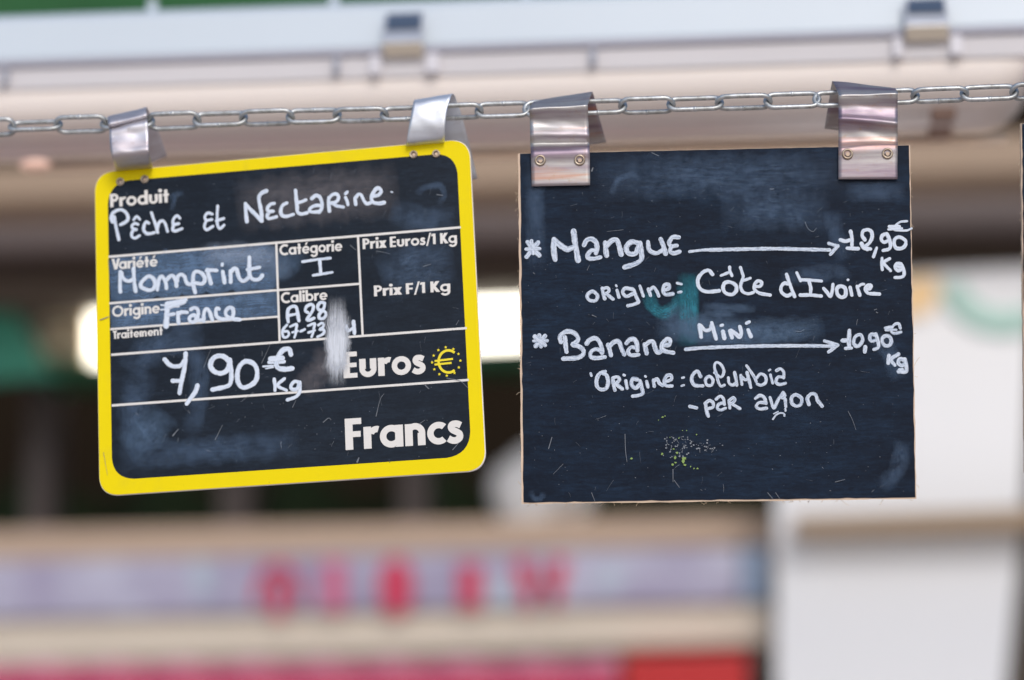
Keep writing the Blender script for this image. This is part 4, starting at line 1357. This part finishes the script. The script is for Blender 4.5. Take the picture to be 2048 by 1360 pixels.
writing(S2, "handwriting", MAT['marker'], [
    (J1, 60, [
        [(490, 215), (430, 155), (340, 190), (275, 280), (275, 380), (330, 455), (430, 480), (590, 465)], (46, [(620, 235), (720, 195)]), (48, [(750, 110), (755, 170), (785, 235)]),
        [(760, 335), (680, 345), (650, 420), (690, 500), (790, 520), (850, 460), (840, 380), (760, 335)],
        (52, [(915, 115), (935, 180), (955, 250), (935, 320), (915, 400), (950, 480), (1030, 510), (1110, 490)]), (44, [(960, 310), (1060, 275)]),
        (54, [(1130, 400), (1210, 395), (1235, 340), (1180, 315), (1125, 370), (1125, 440), (1200, 500), (1360, 530)]),
        (68, [(295, 990), (310, 1090), (320, 1160)]), (62, [(310, 995), (380, 1060), (450, 1050), (480, 980)]), (62, [(480, 950), (510, 1070), (545, 1190)]),
        (66, [(650, 1085), (670, 1180)]), (54, [(620, 990), (640, 985)]), (68, [(755, 1075), (785, 1170)]), (66, [(770, 1070), (850, 1120), (900, 1165), (925, 1100), (905, 1010)]),
        (66, [(1030, 1060), (1070, 1150)]), (50, [(1005, 955), (1045, 935)])]),
    (J2, 58, [
        [(150, 370), (70, 350), (20, 400), (20, 480), (100, 540), (180, 510)], (56, [(100, 220), (140, 340), (180, 450), (220, 550)]),
        (46, [(255, 195), (310, 315)]), (52, [(320, 300), (460, 305), (625, 318)]), (54, [(440, 330), (465, 420), (460, 510)]), (58, [(310, 530), (460, 530), (620, 545)]),
        (56, [(660, 430), (720, 500), (760, 550), (790, 460), (800, 370)]), (62, [(920, 395), (860, 430), (870, 520), (930, 565), (990, 530), (985, 430), (920, 395)]),
        (52, [(1060, 415), (1085, 530)]), (44, [(1025, 300), (1030, 300)]), (56, [(1165, 400), (1205, 530)]), (50, [(1175, 410), (1225, 370), (1265, 365)]),
        (56, [(1300, 440), (1360, 430), (1375, 385), (1320, 385), (1285, 440), (1330, 500), (1420, 510), (1500, 515)])]),
    (J3, 76, [
        [(400, 485), (490, 510), (570, 490)], [(595, 320), (620, 440), (620, 590)], [(530, 645), (740, 655)],
        [(870, 480), (820, 400), (840, 310), (930, 285), (1000, 330), (1010, 440), (960, 540), (890, 600)], (96, [(810, 560), (850, 630), (920, 660)]), (70, [(890, 640), (980, 660)]),
        (64, [(1100, 640), (1040, 810)]),
        [(1290, 370), (1220, 390), (1190, 470), (1240, 530), (1320, 500)], [(1300, 370), (1350, 480), (1370, 590), (1340, 660), (1230, 690)],
        [(1550, 430), (1460, 460), (1440, 560), (1480, 640), (1570, 650), (1650, 600), (1660, 500), (1550, 430)],
        (46, [(1690, 120), (1560, 135), (1470, 200), (1430, 280), (1560, 300), (1690, 300), (1780, 260)]), (64, [(1350, 225), (1540, 220)]), (50, [(1330, 280), (1590, 260)]),
        (62, [(1205, 840), (1200, 960), (1210, 1060)]), (66, [(1350, 850), (1240, 930), (1370, 1080)]),
        (76, [(1570, 950), (1500, 940), (1460, 1010), (1510, 1080), (1590, 1050)]), (70, [(1590, 980), (1630, 1080), (1630, 1170), (1570, 1210), (1460, 1215)]), (60, [(1500, 1000), (1570, 1010)])]),
], board)
writing(S2, "handwriting", MAT['brush'], [
    (I1, 110, [
        (90, [(330, 600), (420, 720), (540, 840)]), (90, [(520, 610), (420, 730), (310, 870)]), (80, [(400, 580), (430, 800)]), (70, [(300, 730), (550, 720)]),
        [(820, 550), (815, 740), (840, 920)], [(830, 560), (930, 650), (1060, 730), (1160, 700)], [(1185, 400), (1210, 600), (1240, 780), (1265, 930)],
        (96, [(1380, 650), (1430, 560), (1520, 540), (1600, 600), (1620, 720), (1600, 800)]), (84, [(1610, 760), (1520, 750), (1450, 830), (1450, 890), (1540, 910), (1680, 880)])]),
    (II, 52, [
        [(925, 320), (930, 380), (938, 440)], [(935, 350), (985, 300), (1035, 290), (1060, 350), (1080, 430)],
        [(1240, 320), (1180, 310), (1130, 360), (1150, 420), (1220, 420), (1255, 340)], (50, [(1265, 320), (1275, 400), (1275, 480), (1210, 525), (1115, 555)]),
        (44, [(1340, 310), (1355, 390), (1420, 420), (1480, 390)]), (50, [(1465, 285), (1490, 350), (1510, 420)]),
        (44, [(1640, 265), (1580, 265), (1545, 320), (1570, 350), (1620, 345)]), (44, [(1565, 360), (1555, 400), (1590, 420), (1645, 405)]),
        (30, [(1745, 405), (1860, 390), (2040, 382)]),
        (36, [(800, 790), (750, 830), (770, 875), (830, 880), (850, 830), (800, 790)]), (36, [(895, 760), (905, 810), (920, 860)]), (34, [(900, 765), (950, 755), (960, 790), (920, 820)]), (34, [(930, 810), (1000, 865)]),
        (34, [(1040, 780), (1058, 845)]), (26, [(1030, 733), (1034, 740)]), (38, [(1190, 770), (1120, 760), (1095, 800), (1130, 840), (1190, 815)]), (36, [(1205, 780), (1230, 850), (1250, 890), (1210, 915), (1145, 930)]),
        (34, [(1262, 740), (1295, 835)]), (36, [(1345, 770), (1365, 830)]), (36, [(1360, 775), (1395, 750), (1425, 790), (1445, 835)]),
        (38, [(1490, 780), (1545, 760), (1540, 725), (1500, 730), (1485, 780), (1510, 820), (1580, 815)]), (28, [(1625, 710), (1665, 720)]), (28, [(1635, 800), (1662, 795)])]),
    (JJ, 38, [[(0, 388), (330, 380), (650, 376), (900, 382), (1160, 388)], (36, [(1155, 325), (1235, 348)]), (36, [(1240, 350), (1170, 430)])]),
    (K1, 72, [
        [(225, 270), (235, 380), (250, 480)], [(165, 330), (150, 250), (230, 180), (330, 180), (410, 240), (420, 310), (340, 370), (420, 390), (500, 450), (500, 520), (420, 570), (300, 580), (200, 585)],
        [(555, 355), (600, 300), (680, 275), (740, 320), (780, 420), (785, 490)], (64, [(780, 470), (690, 440), (615, 490), (620, 560), (700, 575), (830, 560)]),
        [(880, 380), (905, 460), (920, 530)], [(905, 390), (970, 330), (1040, 330), (1080, 430), (1120, 520)],
        [(1155, 350), (1200, 300), (1270, 290), (1310, 350), (1320, 460)], (60, [(1310, 430), (1230, 410), (1180, 470), (1220, 530), (1340, 525)]),
        [(1430, 370), (1460, 500)], [(1440, 380), (1500, 330), (1560, 330), (1590, 430), (1630, 490), (1700, 460)],
        (70, [(1740, 380), (1800, 370), (1815, 300), (1760, 290), (1700, 360), (1690, 430), (1750, 475), (1860, 495)]),
        (62, [(830, 780), (750, 810), (705, 900), (710, 1000), (770, 1050), (850, 1030), (880, 930), (850, 830), (800, 810)]),
        (40, [(615, 810), (625, 840)]), (58, [(950, 880), (960, 970), (980, 1060)]), (54, [(960, 870), (1020, 860), (1050, 900), (1000, 960)]), (58, [(1000, 970), (1090, 1040)]),
        (54, [(1145, 920), (1165, 1030)]), (44, [(1115, 830), (1125, 835)]), (64, [(1320, 900), (1250, 890), (1230, 970), (1290, 1030), (1350, 980)]), (58, [(1360, 920), (1390, 1040), (1400, 1110), (1330, 1140), (1250, 1150)]),
        (52, [(1460, 930), (1480, 1010)]), (42, [(1440, 850), (1446, 855)]), (56, [(1560, 910), (1575, 1000)]), (56, [(1570, 920), (1620, 890), (1650, 950), (1700, 990)]),
        (58, [(1740, 930), (1830, 900), (1830, 840), (1770, 840), (1730, 910), (1750, 990), (1840, 995)])]),
    (K2, 52, [
        (34, [(30, 380), (50, 375)]), (34, [(22, 490), (52, 480)]),
        [(280, 360), (240, 290), (180, 330), (160, 410), (200, 480), (310, 490)], (46, [(400, 360), (350, 400), (365, 475), (430, 480), (450, 410), (400, 360)]),
        (42, [(470, 310), (560, 370), (600, 290), (560, 200), (495, 170), (470, 230), (500, 340), (525, 440), (560, 495), (605, 480)]),
        (44, [(660, 380), (670, 450), (720, 480), (770, 440)]), (48, [(745, 310), (765, 400), (775, 480)]),
        (46, [(830, 350), (845, 470)]), (44, [(840, 370), (900, 410), (930, 370)]), (48, [(915, 310), (945, 420), (965, 510)]),
        (42, [(910, 215), (970, 300), (1020, 380), (1040, 430)]), (46, [(1050, 380), (1100, 325), (1165, 360), (1170, 440), (1110, 480), (1055, 465)]),
        (40, [(1235, 340), (1265, 450)]), (34, [(1215, 280), (1230, 270)]), (46, [(1320, 280), (1370, 255), (1415, 300), (1415, 380)]), (46, [(1410, 370), (1340, 370), (1310, 430), (1350, 470), (1440, 455)]),
        (46, [(135, 770), (225, 790)]), (52, [(350, 740), (360, 820), (385, 900)]), (48, [(345, 730), (400, 690), (450, 720), (450, 780), (390, 800)]),
        (46, [(495, 670), (550, 630), (595, 670), (605, 740)]), (46, [(595, 720), (530, 740), (510, 800), (560, 820), (620, 795)]),
        (48, [(670, 690), (680, 790)]), (44, [(670, 690), (730, 650), (750, 690), (700, 730)]), (46, [(710, 735), (815, 800)]),
        (48, [(1030, 660), (1090, 620), (1150, 650), (1175, 730)]), (46, [(1170, 720), (1080, 720), (1040, 770), (1090, 805), (1180, 795)]),
        (46, [(1230, 650), (1280, 790), (1340, 680), (1400, 590)]), (50, [(1410, 580), (1430, 620), (1400, 650)]), (46, [(1435, 670), (1445, 770)]), (30, [(1438, 800), (1440, 830)]), (26, [(1270, 945), (1310, 890), (1370, 860), (1420, 870), (1425, 900)]), (20, [(1280, 870), (1340, 840)]),
        (50, [(1580, 610), (1525, 650), (1530, 730), (1590, 765), (1650, 740), (1660, 660), (1580, 610)]),
        (52, [(1760, 740), (1740, 660), (1790, 600), (1850, 610), (1880, 690), (1940, 765)])]),
    (LL, 27, [[(-172, 210), (-60, 200), (200, 190), (500, 185), (720, 185), (900, 188)], (26, [(820, 150), (910, 178)]), (26, [(915, 180), (850, 228)])]),
    (L1, 84, [
        [(440, 595), (520, 590)], [(570, 400), (565, 560), (565, 700)], (70, [(500, 745), (610, 740)]),
        (74, [(750, 480), (680, 530), (655, 640), (710, 705), (780, 670), (830, 580), (800, 490), (750, 480)]), (80, [(880, 720), (870, 810)]),
        (74, [(1080, 490), (1000, 470), (965, 540), (1000, 600), (1070, 590)]), (72, [(1085, 470), (1120, 580), (1140, 690), (1120, 740), (1050, 765)]),
        (76, [(1290, 500), (1220, 540), (1210, 620), (1260, 690), (1340, 690), (1385, 620), (1360, 530), (1290, 500)]),
        (60, [(1560, 350), (1530, 270), (1460, 275), (1400, 340), (1390, 420), (1450, 455), (1570, 430)]), (64, [(1270, 350), (1400, 330)]), (50, [(1280, 390), (1480, 385)]),
        (80, [(1340, 890), (1325, 1030)]), (78, [(1520, 860), (1380, 960), (1450, 1070)]),
        (84, [(1640, 970), (1550, 950), (1520, 1030), (1580, 1080), (1650, 1050)]), (84, [(1650, 960), (1675, 1080), (1670, 1190), (1530, 1195)]), (60, [(1540, 1160), (1600, 1150)])]),
    (KK, 40, [(34, [(180, 120), (250, 180)]), (34, [(250, 115), (185, 185)]), (30, [(210, 110), (222, 190)]), (26, [(170, 150), (265, 148)])]),
], board)
specks(S2, "scuff_marks", MAT['scuff_dim'], board, (1055, 320, 1815, 985), 340, 0.00030, 0.6, 1.6, 0.22, 8)
specks(S2, "scuff_marks", MAT['scuff'], board, (1060, 830, 1810, 985), 40, 0.00034, 0.5, 1.3, 0.12, 9)
specks(S2, "scuff_marks", MAT['scuff'], board, (1060, 380, 1810, 820), 24, 0.00034, 0.6, 1.3, 0.12, 19)
specks(S2, "scuff_marks", MAT['scuff'], board, (1324, 872, 1378, 918), 60, 0.00036, 0.7, 2.6, 0.12, 10)
specks(S2, "scuff_marks", MAT['scuff'], board, (1380, 880, 1446, 904), 34, 0.00038, 0.7, 2.8, 0.12, 13)
mb = MB()
for (pts, w) in (([(1097, 898), (1104, 874)], 3), ([(1250, 868), (1251, 900), (1254, 924)], 2.4), ([(1346, 938), (1346, 964)], 2.4), ([(1348, 960), (1359, 975)], 2.2), ([(1183, 985), (1190, 1003)], 2.2), ([(1591, 662), (1601, 663), (1608, 659)], 2),
                 ([(1670, 964), (1690, 959)], 2), ([(1535, 985), (1546, 998)], 2.4), ([(1551, 985), (1560, 998)], 2), ([(1696, 822), (1705, 840), (1712, 860)], 1.6), ([(1610, 443), (1616, 457), (1626, 463), (1633, 456)], 1.6),
                 ([(1303, 305), (1318, 312)], 2.4), ([(1183, 343), (1186, 335)], 5), ([(1066, 545), (1070, 548)], 2.4), ([(1184, 630), (1193, 634)], 3), ([(1174, 541), (1179, 530)], 1.6), ([(1540, 378), (1548, 378)], 3), ([(1748, 620), (1754, 618)], 2.4), ([(1752, 624), (1756, 626)], 3)):
    ribbon(mb, S2, pts, w * .7, 0.00064, relief=0, caps=False, taper=(0.9, 0.6))
tag(mb.build("scratches", MAT['scuff_mid'], board), kind="stuff")
mb = MB()
rr = random.Random(21)
for (x, y, s) in ((1366, 922, 8), (1350, 915, 5), (1345, 929, 4), (1354, 906, 3.4), (1324, 908, 3.6), (1263, 917, 3), (1347, 898, 3), (1381, 933, 3), (1395, 937, 3), (1388, 937, 2.4), (1325, 834, 3), (1330, 832, 2.4), (1317, 840, 2), (1358, 876, 3), (1393, 869, 2.4), (1365, 861, 1.6), (1373, 861, 1.6), (1340, 875, 2), (1370, 930, 3.4), (1368, 917, 5), (1351, 925, 3)):
    m = 11; s *= 0.68; ell = rr.uniform(0.6, 1.6)
    mb.add([S2.l(x + s * ell * rr.uniform(.45, 1.15) * math.cos(2 * math.pi * i / m), y + s * rr.uniform(.45, 1.15) * math.sin(2 * math.pi * i / m), 0.0007 + 0.00001 * s) for i in range(m)], [tuple(range(m))])
tag(mb.build("green_paint_flecks", MAT['green_fleck'], board), kind="stuff")

steel_p = metal_mat("reflection_streaked_steel", (0.56, 0.55, 0.535), (0.29, 0.225, 0.28), 0.40, 70, (0.40, 0.27, 0.17), 0.6, (0.10, 1.1, 1.1), 0.22, (0.50, 0.22, 0.13))  # purple and brown streaks paint the reflections; stains lie on top
c3 = strap(S2, [((1063.6, 373), (1180.2, 370.5), "0.0014"), ((1062.4, 330), (1179.8, 326), "0.0011"), ((1061.6, 304), (1179.6, 300), "0.0011"), ((1060.8, 290), (1179, 288), -0.0050), ((1060.6, 270), (1178.4, 270), -0.0080), ((1060, 252), (1177.4, 254), -0.0068),
                ((1059.6, 236), (1176.6, 236), -0.0076), ((1059.2, 222), (1175.8, 214), -0.0110), ((1060, 216), (1176, 208), -0.0098), ((1068.5, 204), (1183.5, 187), 0.0010), ((1071, 205.5), (1187, 190), 0.0042), ((1078, 240), (1195, 222), 0.012), ((1096, 304), (1212.5, 285), 0.026)],
           steel_p, board, 3, 0.0005)
c4 = strap(S2, [((1676.8, 358.6), (1795, 358.6), "0.0014"), ((1676.8, 320), (1795, 318), "0.0011"), ((1676.8, 297), (1795.4, 295), "0.0011"), ((1676.8, 284), (1795.4, 284), -0.0055), ((1677, 262), (1795.2, 268), -0.0060), ((1677, 246), (1795.2, 256), -0.0082), ((1677, 236), (1795.2, 247), -0.0105), ((1677, 228), (1795.2, 236), -0.0085),
                ((1677, 212), (1795.2, 214), -0.0080), ((1676.6, 194), (1795.2, 192), -0.0108), ((1676.4, 187.5), (1795, 186.5), -0.0098), ((1666, 166), (1788, 178), 0.0010), ((1663, 169), (1786, 181), 0.0055), ((1658, 200), (1781, 212), 0.013), ((1649, 257), (1772, 270), 0.026)],
           steel_p, board, 4, 0.0006)
for st, pts in ((c3, ((1080.8, 321.4), (1159.6, 320.8))), (c4, ((1694.8, 308.8), (1774.4, 307.8)))):
    for (x, y) in pts:
        rivet(S2, x, y, 11.5, 0.0018, st, 0.34)

# =================================================================== third board, almost wholly beyond the right edge
C3 = [(2042, 247), (2830, 226), (2844, 930), (2050, 946)]
S3 = Board(C3, 0.004)
third = thing("slate_board", "black board of which only a thin left edge shows at the right border", "board", matrix=S3.M)
sheet(S3, "wood_panel", rough_outline(C3, 0.35, 15, (0, 0, 0, 0)), -0.0042, -0.0003, MAT['bare_wood'], third)
sheet(S3, "writing_panel", rough_outline(C3, 0.5, 16, (0.6, 2, 4, 2.0)), -0.0002, 0.0, MAT['slate_wood'], third)
mb = MB()
for k in range(40):
    f = rr.random() * 0.5
    x, y = C3[0][0] + (C3[3][0] - C3[0][0]) * f, C3[0][1] + (C3[3][1] - C3[0][1]) * f
    pts = [S3.l(x - s * rr.uniform(0.5, 2.0), y + s * rr.uniform(-2, 2), -0.002) for s in range(4)]
    mb.tube(pts, 0.00010, 4)
tag(mb.build("edge_fibres", MAT['fibre'], third), kind="stuff")

for dx, sd in ((1006, 5), (1620, 6)):
    dy = -(dx - 1006) * 0.036
    st = strap(S3, [((1063.6 + dx, 313 + dy * .3), (1180 + dx, 310 + dy * .3), "0.0014"), ((1061.6 + dx, 252 + dy * .5), (1179.6 + dx, 248 + dy * .5), "0.0011"), ((1060.8 + dx, 230 + dy), (1178 + dx, 230 + dy), -0.0070),
                    ((1060 + dx, 180 + dy), (1176 + dx, 172 + dy), -0.0098), ((1068.5 + dx, 168 + dy), (1183.5 + dx, 151 + dy), 0.0010), ((1071 + dx, 169.5 + dy), (1187 + dx, 154 + dy), 0.0042),
                    ((1078 + dx, 204 + dy), (1195 + dx, 186 + dy), 0.012), ((1096 + dx, 268 + dy), (1212 + dx, 249 + dy), 0.026)], steel_p, third, sd)
    for x in (1081 + dx, 1160 + dx):
        rivet(S3, x, 264 + dy * .4, 11.5, 0.0018, st, 0.34)
